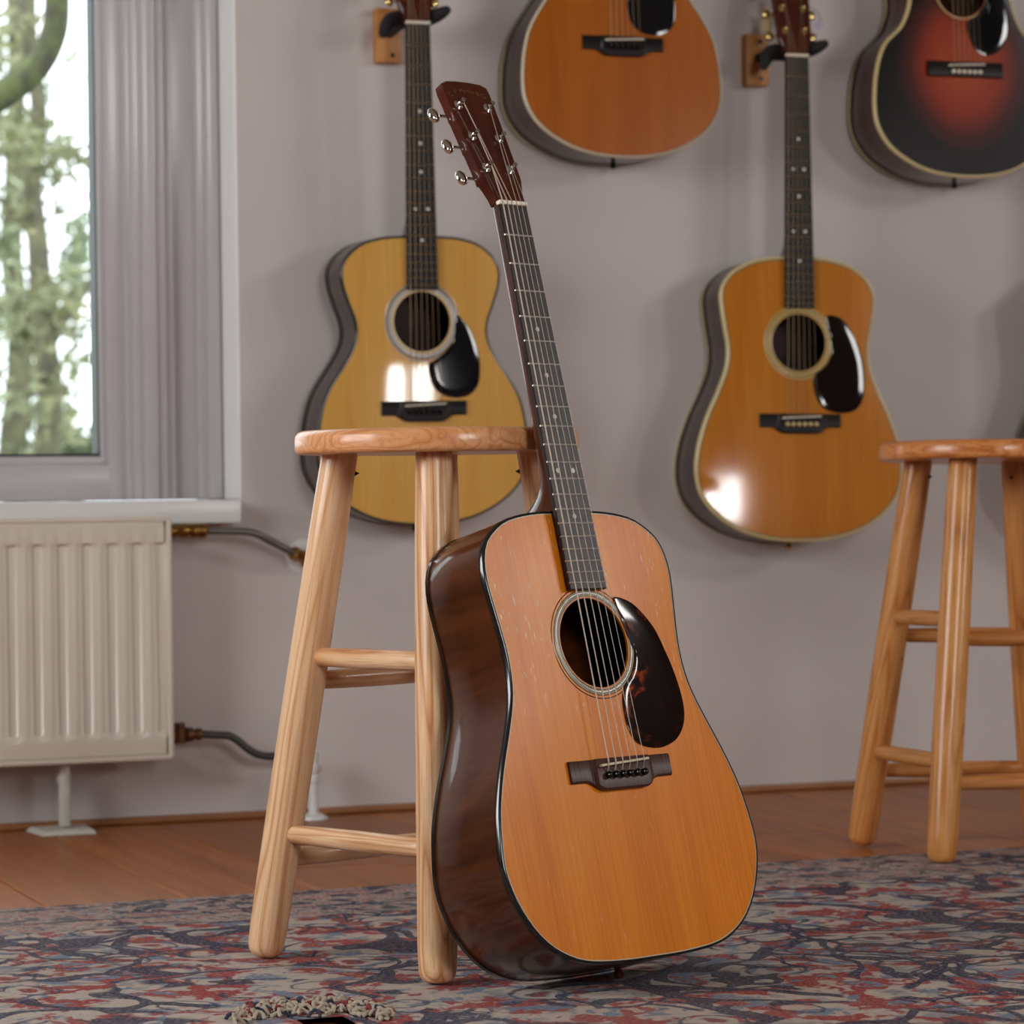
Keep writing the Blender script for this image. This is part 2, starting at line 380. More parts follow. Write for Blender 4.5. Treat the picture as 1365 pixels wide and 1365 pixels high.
    c = m.mix(m.ramp(st, [(.52, 0.0), (.64, .8)]), c, lin(188, 176, 168))
    st2 = m.noise(m.coord((60, 520, 1), (0, 0, -.2)), 1, 2, .7)
    c = m.mix(m.ramp(st2, [(.58, 0.0), (.72, .55)]), c, lin(58, 50, 58))
    m.color(c); m.bump(st, .6, .004); return m
T['rug'] = rug_mat()
T['yarn_beige'] = Mat('yarn_beige', .9, col=lin(178, 164, 146))
def simple_noise(name, a, b, scale, rough=.8):
    m = Mat(name, rough); m.color(m.ramp(m.noise(m.coord((scale,)*3), 1, 4, .6), [(.35, a), (.65, b)])); return m
T['moss'] = simple_noise('mossy_bark', lin(64, 58, 50), lin(96, 104, 58), 16)
T['bark'] = simple_noise('ivy_bark', lin(84, 80, 66), lin(122, 118, 88), 8)
T['leaf_a'] = simple_noise('olive_leaves', lin(104, 106, 76), lin(140, 140, 100), 2.5)
T['leaf_b'] = simple_noise('pale_leaves', lin(120, 130, 100), lin(160, 166, 130), 1.5)
T['leaf_c'] = simple_noise('dark_leaves', lin(56, 68, 46), lin(92, 100, 64), 3)
T['lawn'] = simple_noise('lawn', lin(92, 104, 70), lin(120, 130, 90), 3)

# ------------------------------------------------------------------ room shell
def struct(name, vf, mat, label, parent=None, smooth=False):
    o = mk(name, vf[0], vf[1], mat, parent, smooth)
    if not parent: tag(o, label, kind='structure')
    else: o['kind'] = 'structure'
    return o
WX1, WZ0, WZ1, WX0, WT = 1.3824, .546, 2.25, -.05, .30          # window opening in the guitar wall
struct('wall_back', join(box(ROOM_X0, WX0, 0, WT, -.012, ROOM_Z), box(WX1, ROOM_X1, 0, WT, -.012, ROOM_Z), box(WX0, WX1, 0, WT, -.012, WZ0-.04), box(WX0, WX1, 0, WT, WZ1, ROOM_Z)), T['wall'], 'pale grey plastered wall with hanging guitars')
def holed_wall(name, axis, pos, out, a0, a1, holes, label):
    parts = []; a = a0
    for h in sorted(holes):
        parts.append((a, h[0], 0, ROOM_Z)); parts.append((h[0], h[1], 0, h[2])); parts.append((h[0], h[1], h[3], ROOM_Z)); a = h[1]
    parts.append((a, a1, 0, ROOM_Z)); p0, p1 = min(pos, pos+out), max(pos, pos+out)
    vf = join(*[box(q[0], q[1], p0, p1, q[2], q[3]) if axis == 'x' else box(p0, p1, q[0], q[1], q[2], q[3]) for q in parts])
    return struct(name, vf, T['wall_dim'], label)
holed_wall('wall_rear', 'x', ROOM_Y0, -.15, ROOM_X0-.15, ROOM_X1+.15, [WIN_B, WIN_C, WIN_D], 'plain rear wall with three windows')
holed_wall('wall_right', 'y', ROOM_X1, .15, ROOM_Y0, WT, [WIN_A], 'plain side wall with one window')
holed_wall('wall_left', 'y', ROOM_X0, -.15, ROOM_Y0, WT, [WIN_L], 'plain side wall beside the radiator')
struct('ceiling', box(ROOM_X0-.15, ROOM_X1+.15, ROOM_Y0-.15, WT, ROOM_Z, ROOM_Z+.1), T['ceiling'], 'plain darkened ceiling')
def side_window(name, x0, x1, z0, z1, pos, axis, label, fr=.05):
    t = bpy.data.objects.new(name, None); C.objects.link(t); tag(t, label, kind='structure')
    B = (lambda a0, a1, c0, c1: box(a0, a1, pos-.03, pos+.03, c0, c1)) if axis == 'x' else (lambda a0, a1, c0, c1: box(pos-.03, pos+.03, a0, a1, c0, c1))
    for n, q in (('frame_stile', (x0, x0+fr, z0, z1)), ('frame_stile', (x1-fr, x1, z0, z1)), ('frame_rail', (x0+fr, x1-fr, z0, z0+fr)), ('frame_rail', (x0+fr, x1-fr, z1-fr, z1)), ('mullion', ((x0+x1)/2-fr*.7, (x0+x1)/2+fr*.7, z0+fr, z1-fr))):
        v, f = B(*q); mk(n, v, f, T['white'], t, False)
side_window('window_2', *WIN_B, ROOM_Y0-.06, 'x', 'narrow white window in the rear wall')
side_window('window_3', *WIN_C, ROOM_Y0-.06, 'x', 'white window at the right end of the rear wall')
side_window('window_6', *WIN_L, ROOM_X0-.06, 'y', 'white window in the left side wall')
side_window('window_5', *WIN_D, ROOM_Y0-.06, 'x', 'small low white window in the rear wall', .02)
side_window('window_4', *WIN_A, ROOM_X1+.06, 'y', 'white window in the right side wall')

# floor boards, each a part of the floor
fl = struct('floor', box(ROOM_X0-.15, ROOM_X1+.15, ROOM_Y0-.15, WT, -.06, -.012), T['gap'], 'warm brown oak plank floor')
PW = .192; col = 0; x = ROOM_X0 + .02; plank_mesh = {}
x0s = 1.03 - PW*13
while x0s > ROOM_X0: x0s -= PW
while x0s < ROOM_X1:
    a, b = max(x0s, ROOM_X0), min(x0s+PW, ROOM_X1); cuts = [ROOM_Y0]
    y = ROOM_Y0 + random.uniform(.5, 1.9)
    while y < -.35: cuts.append(y); y += random.uniform(1.5, 2.0)
    cuts.append(-.001)
    for p, q in zip(cuts, cuts[1:]):
        key = (round(b-a, 4), round(q-p, 4))
        if key not in plank_mesh:
            v, f = bbox(0, b-a-.0034, 0, q-p-.0026, -.012, 0, .0024, 1)
            o = mk('plank', v, f, T['floor'], fl, False); plank_mesh[key] = o
        else: o = link_copy(plank_mesh[key], fl)
        o.location = (a+.0008, p+.0008, 0)
    x0s += PW
v, f = box(ROOM_X0, ROOM_X1, -.012, 0, 0, .013)
sk = struct('baseboard_back', bbox(ROOM_X0, ROOM_X1, -.013, 0, .0005, .013, .004, 2), T['skirt'], 'thin oak strip along the foot of the guitar wall', smooth=True)

# ------------------------------------------------------------------ window in the guitar wall
wn = bpy.data.objects.new('window_1', None); C.objects.link(wn); tag(wn, 'white sash window with a view of bare mossy trees', kind='structure')
YF = .10     # depth of the frame face behind the wall face
def wpart(name, vf, mat): return mk(name, vf[0], vf[1], mat, wn, True, 30)
def xr(u, Y): return at(u, 330, Y).x      # x on plane Y under pixel column u
zr = lambda v, Y: at(60, v, Y).z
steps = [  # (pixel column left, pixel column right, front depth, back depth)
    (285, 299, .100), (276, 285, .092), (262, 276, .108), (222, 262, .118), (212, 222, .106), (200, 212, .098), (190, 200, .092), (176, 190, .100), (166, 176, .110)]
for u0, u1, Y in steps:
    xa, xb = xr(u0, Y), xr(u1, Y) if u1 < 299 else WX1
    wpart('frame_moulding', bbox(xa, xb+.012, Y, .22, WZ0, WZ1, .0035, 2), T['frame'])
SY = .125
xs0, xs1 = xr(140, SY), xr(167, SY); zb = zr(605, SY); 
wpart('sash_stile', bbox(xs0, xs1+.02, SY, .20, WZ0, WZ1, .004, 2), T['frame'])
wpart('glazing_bead', bbox(xr(131, SY+.008), xs0+.004, SY+.008, .19, zr(612, SY), WZ1, .004, 2), T['frame'])
wpart('gasket', box(xr(127, SY+.02), xr(131, SY+.02)+.004, SY+.018, .19, zr(605.5, SY+.02)-.004, WZ1), T['gasket'])
GX1 = xr(128, SY+.03); 
wpart('sash_rail', bbox(WX0, xs1+.01, SY+.0005, .20, WZ0, zr(619, SY), .004, 2), T['frame'])
wpart('glazing_bead', bbox(WX0, xs0+.002, SY+.0085, .19, zr(619, SY)-.004, zr(608.5, SY+.008), .004, 2), T['frame'])
wpart('gasket', box(WX0, GX1, SY+.0185, .19, zr(608.5, SY+.01)-.003, zr(605, SY+.02)), T['gasket'])
gl = wpart('pane', box(WX0, GX1+.004, SY+.034, SY+.040, zr(606, SY+.03)-.004, WZ1), T['glass'])
wpart('frame_head', bbox(WX0, WX1, .09, .22, WZ1-.10, WZ1, .004, 2), T['frame'])
wpart('sash_stile', bbox(WX0, WX0+.09, SY, .20, WZ0, WZ1-.1, .004, 2), T['frame'])
wpart('reveal', box(WX1-.004, WX1+.0005, .0005, .10, WZ0, WZ1), T['reveal'])
SILL_Y = -.055
sx1 = at(322, 666, SILL_Y).x
st = mk('trim_1', *bbox(WX0-.05, sx1, SILL_Y, .21, at(322, 697, SILL_Y).z, at(322, 665.6, SILL_Y).z, .003, 2), T['white'])
tag(st, 'thick white window sill above the cream radiator', kind='structure')

# ------------------------------------------------------------------ outdoors
def leaves(center_fn, n, size, seed):
    rnd = random.Random(seed); V, Fc = [], []
    for _ in range(n):
        p = center_fn(rnd)
        if p is None: continue
        s = size*rnd.uniform(.5, 1.2); a = Vector((rnd.gauss(0, 1), rnd.gauss(0, 1), rnd.gauss(0, 1))).normalized(); b = a.orthogonal().normalized()
        o = len(V); V += [p-a*s, p+b*s*.5, p+a*s, p-b*s*.5]; Fc.append((o, o+1, o+2, o+3))
    return V, Fc
gr = mk('lawn', *box(-12, 25, WT+.2, 60, -.6, -.5), T['lawn'], None, False); tag(gr, 'pale green lawn outside the window', 'lawn', kind='structure')
def tree(name, label, Y, trunk, radii, mat, leafmat, leaf_n, leaf_size, spread, seed, branches=()):
    base = at(trunk[0][0], trunk[0][1], Y); base.z = -.5
    t = empty(name, label, 'tree', 'trees outside the window', base)
    pts = [Vector((base.x, Y, -.5))] + [at(u, v, Y+dy) for u, v, dy in trunk]
    sp = smooth_path(pts, 6); m = len(sp)
    rr = [radii[0]+(radii[1]-radii[0])*i/(m-1) for i in range(m)]
    vf = tube([p + Vector((mnoise.noise(p*2.1), 0, mnoise.noise(p*2.1+Vector((5, 0, 0)))))*rr[i]*.6 for i, p in enumerate(sp)], rr, 10)
    mk('trunk', [v-base for v in vf[0]], vf[1], mat, t)
    for bpts, r0, r1 in branches:
        bp = smooth_path([at(u, v, Y+dy) for u, v, dy in bpts], 6); k = len(bp)
        vf = tube(bp, [r0+(r1-r0)*i/(k-1) for i in range(k)], 8)
        mk('branch', [v-base for v in vf[0]], vf[1], mat, t)
    if leaf_n:
        def fn(rnd):
            u, v, dy, su, sv = rnd.choice(spread)
            p = at(rnd.gauss(u, su), rnd.gauss(v, sv), Y+dy+rnd.gauss(0, .35))
            if mnoise.noise(p*3.2+Vector((seed, 0, 0))) < .07: return None
            return p - base
        vf = leaves(fn, leaf_n, leaf_size, seed); o = mk('foliage', vf[0], vf[1], leafmat, t, False); o['kind'] = 'stuff'
    return t
tree('mossy_tree', 'thick mossy branch curving upward close outside the window', 3.2, [(-330, 420, 0), (-180, 250, 0), (-60, 165, 0), (5, 130, 0), (50, 98, 0), (74, 55, 0), (80, 5, 0), (76, -70, 0), (60, -200, 0)], (.05, .030), T['moss'], None, 0, 0, (), 3)
tree('ivy_clad_tree', 'olive green ivy clad tree trunk standing in the garden', 8.5, [(62, 640, 0), (66, 520, 0), (58, 420, 0), (48, 330, 0), (44, 240, .1), (52, 150, .1), (40, 20, .1), (30, -200, 0)], (.07, .03), T['bark'], T['leaf_a'], 3000, .045,
     [(62, 560, 0, 34, 50), (60, 470, 0, 30, 45), (82, 410, 0, 26, 22), (40, 385, 0, 34, 24), (46, 300, 0, 22, 40), (62, 200, 0, 40, 24), (95, 205, 0, 24, 18), (8, 175, 0, 30, 18), (12, 60, 0, 24, 26), (-60, 380, 0, 60, 120), (-120, 200, 0, 50, 120), (-130, 480, 0, 60, 80)], 11,
     [([(60, 470, 0), (90, 420, 0), (118, 380, .1), (150, 330, .2)], .03, .012), ([(50, 330, 0), (20, 280, 0), (-30, 250, .1)], .025, .01), ([(46, 240, 0), (80, 205, 0), (120, 195, 0)], .02, .01), ([(48, 300, 0), (80, 280, 0), (105, 240, 0)], .012, .006)])
tree('pale_tree', 'pale hazy leafy tree farther back in the garden', 15.0, [(20, 640, 0), (22, 500, 0), (15, 350, 0), (24, 150, 0), (10, -150, 0)], (.12, .05), T['bark'], T['leaf_b'], 2600, .07,
     [(30, 590, 0, 60, 40), (15, 500, 0, 50, 40), (90, 560, 0, 30, 40), (20, 420, 0, 30, 20), (10, 300, 0, 26, 30), (100, 330, 0, 18, 30), (50, 120, 0, 40, 30), (-90, 450, 0, 60, 100), (-110, 250, 0, 60, 80)], 21)
tree('evergreen_bush', 'dark evergreen bush at the foot of the ivy clad tree', 10.5, [(104, 660, 0), (104, 600, 0), (104, 570, 0)], (.05, .02), T['bark'], T['leaf_c'], 900, .05, [(106, 585, 0, 14, 22), (112, 610, 0, 20, 20), (70, 625, 0, 60, 14), (-20, 625, 0, 60, 14)], 31)

def row_tree(X, Y, seed):
    rnd = random.Random(seed); base = Vector((X, Y, -.5))
    t = empty('slender_tree', 'slender leafy tree in the row across the lawn', 'tree', 'row of slender trees across the lawn', base)
    H = rnd.uniform(4.5, 6); pts = [Vector((rnd.gauss(0, .12)*k, rnd.gauss(0, .1), H*k/5)) for k in range(6)]; pts[0] = Vector()
    sp = smooth_path(pts, 4); mk('trunk', *tube(sp, [.12-.09*i/(len(sp)-1) for i in range(len(sp))], 8), T['bark'], t)
    for k in range(6):
        a = rnd.uniform(0, 2*PI); z = H*rnd.uniform(.3, .8); L = rnd.uniform(.8, 1.5)
        mk('branch', *tube(smooth_path([(0, 0, z), (math.cos(a)*L*.5, math.sin(a)*L*.5, z+.25), (math.cos(a)*L, math.sin(a)*L, z+.8)], 4), [.035]*4+[.02]*4+[.008], 6), T['bark'], t)
    def fn(r):
        p = Vector((r.gauss(0, .75), r.gauss(0, .6), r.uniform(.6, H+.4)))
        return p if mnoise.noise(p*1.5+Vector((seed, 0, 0))) > 0 else None
    o = mk('foliage', *leaves(fn, 3000, .075, seed), T['leaf_b'], t, False); o['kind'] = 'stuff'
for k, (X, Y) in enumerate(((-12.5, 13), (-8.0, 17), (-4.2, 12.5), (-.2, 18), (9.5, 12.5))): row_tree(X, Y, 50+k)

# ------------------------------------------------------------------ radiator and its pipes
RY = -.105; RX1 = at(229, 850, RY).x; RX0 = RX1 - 1.20; RZ0, RZ1 = at(228, 1011, RY).z, at(228, 690, RY).z
rad = empty('panel_radiator', 'cream enamelled panel radiator with vertical ribs under the window sill', 'radiator', None, (RX0, RY, 0))
def rp(name, vf, mat, sm=True, ang=35):
    return mk(name, [Vector(v)-Vector((RX0, RY, 0)) for v in vf[0]], vf[1], mat, rad, sm, ang)
# pressed front panel with ribs
V, Fc = [], []; inset = .011; pitch = .0415
xsamp = []; xx = RX1-inset
while xx > RX0+inset: xsamp.append(xx); xx -= pitch/16
xsamp.append(RX0+inset); xsamp.reverse()
zlo, zhi = RZ0+.036, RZ1-.040
zs = [RZ0+.006, RZ0+.008, zlo-.004, zlo, zlo+.006, zlo+.012, zhi-.012, zhi-.005, zhi-.001, zhi, RZ1-.008, RZ1-.006]
def ribh(xv, z):
    t = ((RX1-inset-.004-xv)/pitch) % 1.0
    pr = min(1, max(0, (.5-abs(t-.5))/.26)); pr = pr*pr*(3-2*pr)
    pk = math.exp(-((t-.5)/.11)**2)*.75
    ed = 0 if (z <= zlo or z >= zhi) else min(1, (z-zlo)/.012, (zhi-z)/.005)
    g = -.0025 - .006*(1-pr) + .003*pk
    return g*ed
for z in zs:
    for xv in xsamp: V.append((xv, RY+.002-ribh(xv, z) + (.004 if z in (zs[0], zs[-1]) else 0), z))
n = len(xsamp)
for j in range(len(zs)-1):
    for i in range(n-1): Fc.append((j*n+i, j*n+i+1, (j+1)*n+i+1, (j+1)*n+i))
fp = rp('front_panel', (V, Fc), T['rad'])
rp('rear_panel', bbox(RX0+.01, RX1-.01, RY+.055, RY+.063, RZ0+.008, RZ1-.01, .003), T['rad'])
def rim():
    parts = []
    lo = [(RX0+.006, RY+.006, RZ0+.006), (RX1-.006, RY+.006, RZ0+.006), (RX1-.006, RY+.006, RZ1-.006), (RX0+.006, RY+.006, RZ1-.006)]
    c = []
    for i, p in enumerate(lo):
        for k in range(5):
            an = [PI, 1.5*PI, 0, .5*PI][i] + k/4*PI/2
            c.append(Vector(p)+Vector((math.cos(an), 0, math.sin(an)))*.004)
    c.append(c[0]); c.append(c[1])
    return tube(c, .0052, 8, False)
rp('rim', rim(), T['rad'])
rp('back_plate', box(RX0+.006, RX1-.006, RY+.008, RY+.012, RZ0+.006, RZ1-.006), T['rad'], False)
rp('side_cover', bbox(RX1-.012, RX1-.002, RY+.006, RY+.062, RZ0+.012, RZ1-.012, .003), T['rad'])
rp('side_cover', bbox(RX0+.002, RX0+.012, RY+.006, RY+.062, RZ0+.012, RZ1-.012, .003), T['rad'])
rp('top_grille', bbox(RX0+.004, RX1-.004, RY+.008, RY+.064, RZ1-.014, RZ1-.004, .003), T['rad'])
FX = (at(78, 1108, -.07).x+at(95, 1108, -.07).x)/2
for fx in (FX, FX-.85):
    ft = rp('foot', bbox(fx-.0085, fx+.0085, -.078, -.058, .010, RZ0+.03, .003), T['rad_foot'])
    pv = [(-.047, -.048), (.044, -.048), (.050, .045), (-.056, .045)]
    V = [(fx+a, -.068+b, .0005) for a, b in pv]+[(fx+a*.86, -.068+b*.86, .008) for a, b in pv]
    mk('foot_plate', [Vector(v)-Vector((RX0, RY, 0)) for v in V], [(0, 1, 2, 3), (7, 6, 5, 4), (0, 4, 5, 1), (1, 5, 6, 2), (2, 6, 7, 3), (3, 7, 4, 0)], T['rad_foot'], ft, False)
    ck = lathe([(0, 0), (.012, 0), (.012, .014), (0, .014)], 12, (fx, -.068, RZ0-.034)); mk('clamp', [Vector(v)-Vector((RX0, RY, 0)) for v in ck[0]], ck[1], T['rad_foot'], ft)
PYY = RY+.040
def pz(u, v, Y=PYY): return at(u, v, Y)
p0 = pz(228, 708)
pu = empty('supply_pipe', 'grey steel pipe with brass valve at the top of the radiator', 'pipe', 'radiator pipes', p0)
def pp(par, o, name, vf, mat): return mk(name, [Vector(v)-o for v in vf[0]], vf[1], mat, par)
prof = [(0, 0), (.0105, 0), (.0105, .012), (.0085, .014), (.0095, .018), (.0125, .022), (.0125, .030), (.0095, .034), (.0085, .038), (.0125, .040), (.0125, .052), (.0110, .0535), (.0130, .055), (.0130, .062), (.008, .066), (0, .066)]
pp(pu, p0, 'brass_valve', lathe(prof, 14, (p0.x-.004, p0.y, p0.z), 'x'), T['brass'])
pts = [Vector((p0.x+.058, PYY, p0.z)), pz(300, 708), pz(325, 708.5), pz(342, 712), pz(362, 722, PYY+.008), pz(385, 734, PYY+.016), pz(400, 742, PYY+.025)]
pp(pu, p0, 'steel_pipe', tube(smooth_path(pts, 5), .0066, 12), T['pipe'])
q0, q1 = pz(391, 737, PYY+.018), pz(416, 750, PYY+.05)
dq = (q1-q0); pp(pu, p0, 'brass_nut', tube([q0, q0+dq*.25, q0+dq*.26, q0+dq*.6, q0+dq*.61, q1], [.0125, .0125, .010, .010, .013, .013], 6), T['brass'])
wc = at(404, 742, -.002); pp(pu, p0, 'wall_collar', lathe([(.012, 0), (.030, 0), (.030, .003), (.022, .006), (.012, .006)], 20, (wc.x, 0, wc.z), '-y'), T['white'])
pp(pu, p0, 'wall_stub', tube([q1, Vector((wc.x, -.001, wc.z))], .010, 10), T['brass'])
p1 = pz(230, 980); pl = empty('return_pipe', 'dark steel pipe with dull brass elbow at the bottom of the radiator', 'pipe', 'radiator pipes', p1)
pp(pl, p1, 'brass_elbow', join(lathe([(0, 0), (.0095, 0), (.0095, .012), (0, .012)], 12, (p1.x-.004, p1.y, p1.z), 'x'), lathe([(0, -.014), (.012, -.014), (.013, .012), (.0095, .014), (.0095, .020), (0, .020)], 12, (p1.x+.012, p1.y, p1.z)), lathe([(0, .012), (.0085, .012), (.0085, .022), (.0125, .024), (.0125, .034), (.0085, .036), (.0085, .040), (.0105, .041), (.0105, .049), (0, .049)], 10, (p1.x, p1.y, p1.z), 'x')), T['brass2'])
pts = [Vector((p1.x+.045, PYY, p1.z)), pz(290, 980), pz(305, 981), pz(318, 988), pz(330, 998), pz(342, 1005), pz(356, 1008), pz(372, 1008), pz(400, 1009), pz(417, 1010)]
pp(pl, p1, 'steel_pipe', tube(smooth_path(pts, 5), .0068, 12), Mat('dark_steel_pipe', .4, .6, lin(74, 72, 72)))
e = pts[-1]; rz = Vector((e.x, e.y, 0))
pp(pl, p1, 'riser', lathe([(0, 0), (.0085, 0), (.0085, .062), (.012, .064), (.012, .074), (.009, .076), (.0135, .082), (.0135, .090), (.009, .094), (.010, .115), (.007, .118), (0, .118)], 16, rz), T['white'])
pp(pl, p1, 'floor_collar', lathe([(.0085, .010), (.014, .010), (.024, .004), (.025, .0005), (.0085, .0005)], 20, rz), T['white'])

# ------------------------------------------------------------------ rug
RUG_Y1, RUG_T = -.995, .0095
rx0, rx1, ry0 = .1, 4.4, -3.6
def rug_vf():
    V, Fc = [], []
    nx, ny = 172, 104
    for j in range(ny+1):
        for i in range(nx+1):
            X = rx0+(rx1-rx0)*i/nx; Y = ry0+(RUG_Y1-ry0)*j/ny
            h = RUG_T + .0007*mnoise.noise(Vector((X*3, Y*3, 0)))
            if i in (0, nx) or j in (0, ny): h = RUG_T*.55
            wob = .004*mnoise.noise(Vector((X*2.3, 0, 3))) if j == ny else 0
            V.append((X-rx0, Y-RUG_Y1+wob, h))
    hole = lambda X, Y: ((X-.890)/.042)**2 + ((Y+2.040)/.036)**2 < 1.0 + .5*mnoise.noise(Vector((X*30, Y*30, 1)))
    for j in range(ny):
        for i in range(nx):
            X = rx0+(rx1-rx0)*(i+.5)/nx; Y = ry0+(RUG_Y1-ry0)*(j+.5)/ny
            if hole(X, Y): continue
            a = j*(nx+1)+i; Fc.append((a, a+1, a+nx+2, a+nx+1))
    # skirt down to the floor
    ring = [j*(nx+1) for j in range(ny+1)] + [ny*(nx+1)+i for i in range(1, nx+1)] + [j*(nx+1)+nx for j in range(ny-1, -1, -1)] + [i for i in range(nx-1, 0, -1)]
    o = len(V); V += [(V[k][0], V[k][1], .0004) for k in ring]
    for k in range(len(ring)): k2 = (k+1) % len(ring); Fc.append((ring[k], ring[k2], o+k2, o+k))
    return V, Fc
rug = mk('rug', *rug_vf(), T['rug'], None, True, 60); rug.location = (rx0, RUG_Y1, 0)
tag(rug, 'worn red navy and grey patterned oriental rug on the floor', 'rug')
def yarns(n, seed):
    rnd = random.Random(seed); V, Fc = [], []
    for _ in range(n):
        u = rnd.uniform(310, 520); edge = 1345 + 14*((u-415)/100)**2*(1 if u < 415 else .6)
        dd = CAM; r = at(u, min(edge+rnd.gauss(0, 4.5), 1372), -1.98)
        # drop onto the rug plane
        d = r-CAM; P = CAM+d*((RUG_T-CAM.z)/d.z)
        ang = rnd.uniform(0, 2*PI); L = rnd.uniform(.009, .020); hgt = rnd.uniform(.001, .008)
        pts = []
        for k in range(6):
            t = k/5; pts.append(P+Vector((math.cos(ang+t*1.6)*L*(t-.5), math.sin(ang+t*1.6)*L*(t-.5)*.8, .0012+hgt*math.sin(PI*t)+rnd.uniform(0, .001))))
        vf = tube(pts, rnd.uniform(.0014, .0024), 6, True); o = len(V); V += vf[0]; Fc += [tuple(i+o for i in q) for q in vf[1]]
    return [v-rug.location for v in V], Fc
for nm, cnt, sd, mt in (('frayed_yarn', 240, 3, T['yarn_beige']), ('frayed_yarn', 40, 4, Mat('yarn_red', .9, col=lin(128, 52, 52))), ('frayed_yarn', 40, 5, Mat('yarn_navy', .9, col=lin(52, 58, 72)))):
    o = mk(nm, *yarns(cnt, sd), mt, rug); o['kind'] = 'stuff'

# ------------------------------------------------------------------ stools
def make_stool(label, dark):
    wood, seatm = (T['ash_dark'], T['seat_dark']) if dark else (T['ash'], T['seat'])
    t = empty('bar_stool', label, 'stool', 'wooden bar stools')
    HT, HB, RS, RTOP, RFT = .612, .5845, .1655, .113, .209
    # seat of glued boards cut from one round-edged disc
    b = .010
    prof = [(0, HB), (RS-.008, HB)] + [(RS-.006+.006*math.sin(a), HB+.006-.006*math.cos(a)) for a in (PI/8, PI/4, 3*PI/8, PI/2)] + \
           [(RS-b*1.1+b*1.1*math.cos(a), HT-b+b*math.sin(a)) for a in (.2, .5, .8, 1.1, 1.4)] + [(RS-.03, HT), (0, HT)]
    V, Fc = lathe(prof, 96)
    cuts = [-.2, -.098, -.030, .046, .112, .2]; sa = 1.12 if not dark else 1.45
    R = Matrix.Rotation(-sa, 4, 'Z')
    seat = None
    for k, (a, c) in enumerate(zip(cuts, cuts[1:])):
        bm = bmesh.new(); vs = [bm.verts.new(R @ v) for v in V]
        for q in Fc: bm.faces.new([vs[i] for i in q])
        for co, no in (((a+.0002, 0, 0), (-1, 0, 0)), ((c-.0002, 0, 0), (1, 0, 0))):
            r = bmesh.ops.bisect_plane(bm, geom=bm.verts[:]+bm.edges[:]+bm.faces[:], plane_co=co, plane_no=no, clear_outer=True)
            ed = [e for e in r['geom_cut'] if isinstance(e, bmesh.types.BMEdge)]
            if ed: bmesh.ops.edgeloop_fill(bm, edges=ed)
        bm.verts.index_update(); vv = [v.co.copy() for v in bm.verts]; ff = [tuple(v.index for v in q.verts) for q in bm.faces]; bm.free()
        o = mk('seat_board', vv, ff, seatm, t, True, 40); o.rotation_euler = (0, 0, sa)
    feet = []
    for k in range(4):
        an = k*PI/2
        a = Vector((RFT*math.cos(an), RFT*math.sin(an), 0)); c = Vector((RTOP*math.cos(an), RTOP*math.sin(an), HB+.003)); L = (c-a).length
        r = .0222
        prof = [(0, 0), (.010, .0008), (.0155, .003), (.0195, .0085), (.0210, .015), (.0222, .04), (.0232, L*.35), (.0232, L*.6), (.0222, L*.85), (.0208, L), (0, L)]
        o = mk('leg', *lathe(prof, 22), wood, t, True, 50)
        o.rotation_euler = (c-a).to_track_quat('Z', 'Y').to_euler(); o.location = a
        feet.append((a, c))
        sdir = Vector((math.cos(an+PI), math.sin(an+PI), 0)); sp = Vector((RTOP*math.cos(an), RTOP*math.sin(an), HB-.022))+sdir*.0195
        mk('screw', *tube([sp-sdir*.004, sp-sdir*.003, sp+sdir*.0025], [.0025, .0032, .0003], 8), T['black_plastic'], t)
    def onleg(k, z): a, c = feet[k % 4]; return a+(c-a)*(z/c.z)
    for k in range(4):                     # rungs: neighbouring sides sit at alternating heights
        for z in ((.350, .1445) if k % 2 == 0 else (.3215, .1145)):
            a, c = onleg(k, z), onleg(k+1, z); L = (c-a).length; d = (c-a).normalized()
            prof = [(0, .0), (.0085, .001), (.0105, .006), (.0115, L*.25), (.0120, L*.5), (.0115, L*.75), (.0105, L-.006), (.0085, L-.001), (0, L)]
            prof = [(r_, h_) for r_, h_ in prof]
            o = mk('rung', *lathe(prof, 14), wood, t, True, 50); o.rotation_euler = d.to_track_quat('Z', 'Y').to_euler(); o.location = a
    return t
# rungs between left and front legs (k=2) are the high set
s1 = make_stool('pale round wooden stool with the worn guitar leaning on it', False)
s1.location = (1.157, -1.652, RUG_T+.0006); s1.rotation_euler = (0, 0, -.3694)
s2 = make_stool('honey coloured round wooden stool half off the rug beside wall', True)
s2.location = (2.2552, -1.0043, .0035); s2.rotation_euler = (-.024, 0, -.8645)

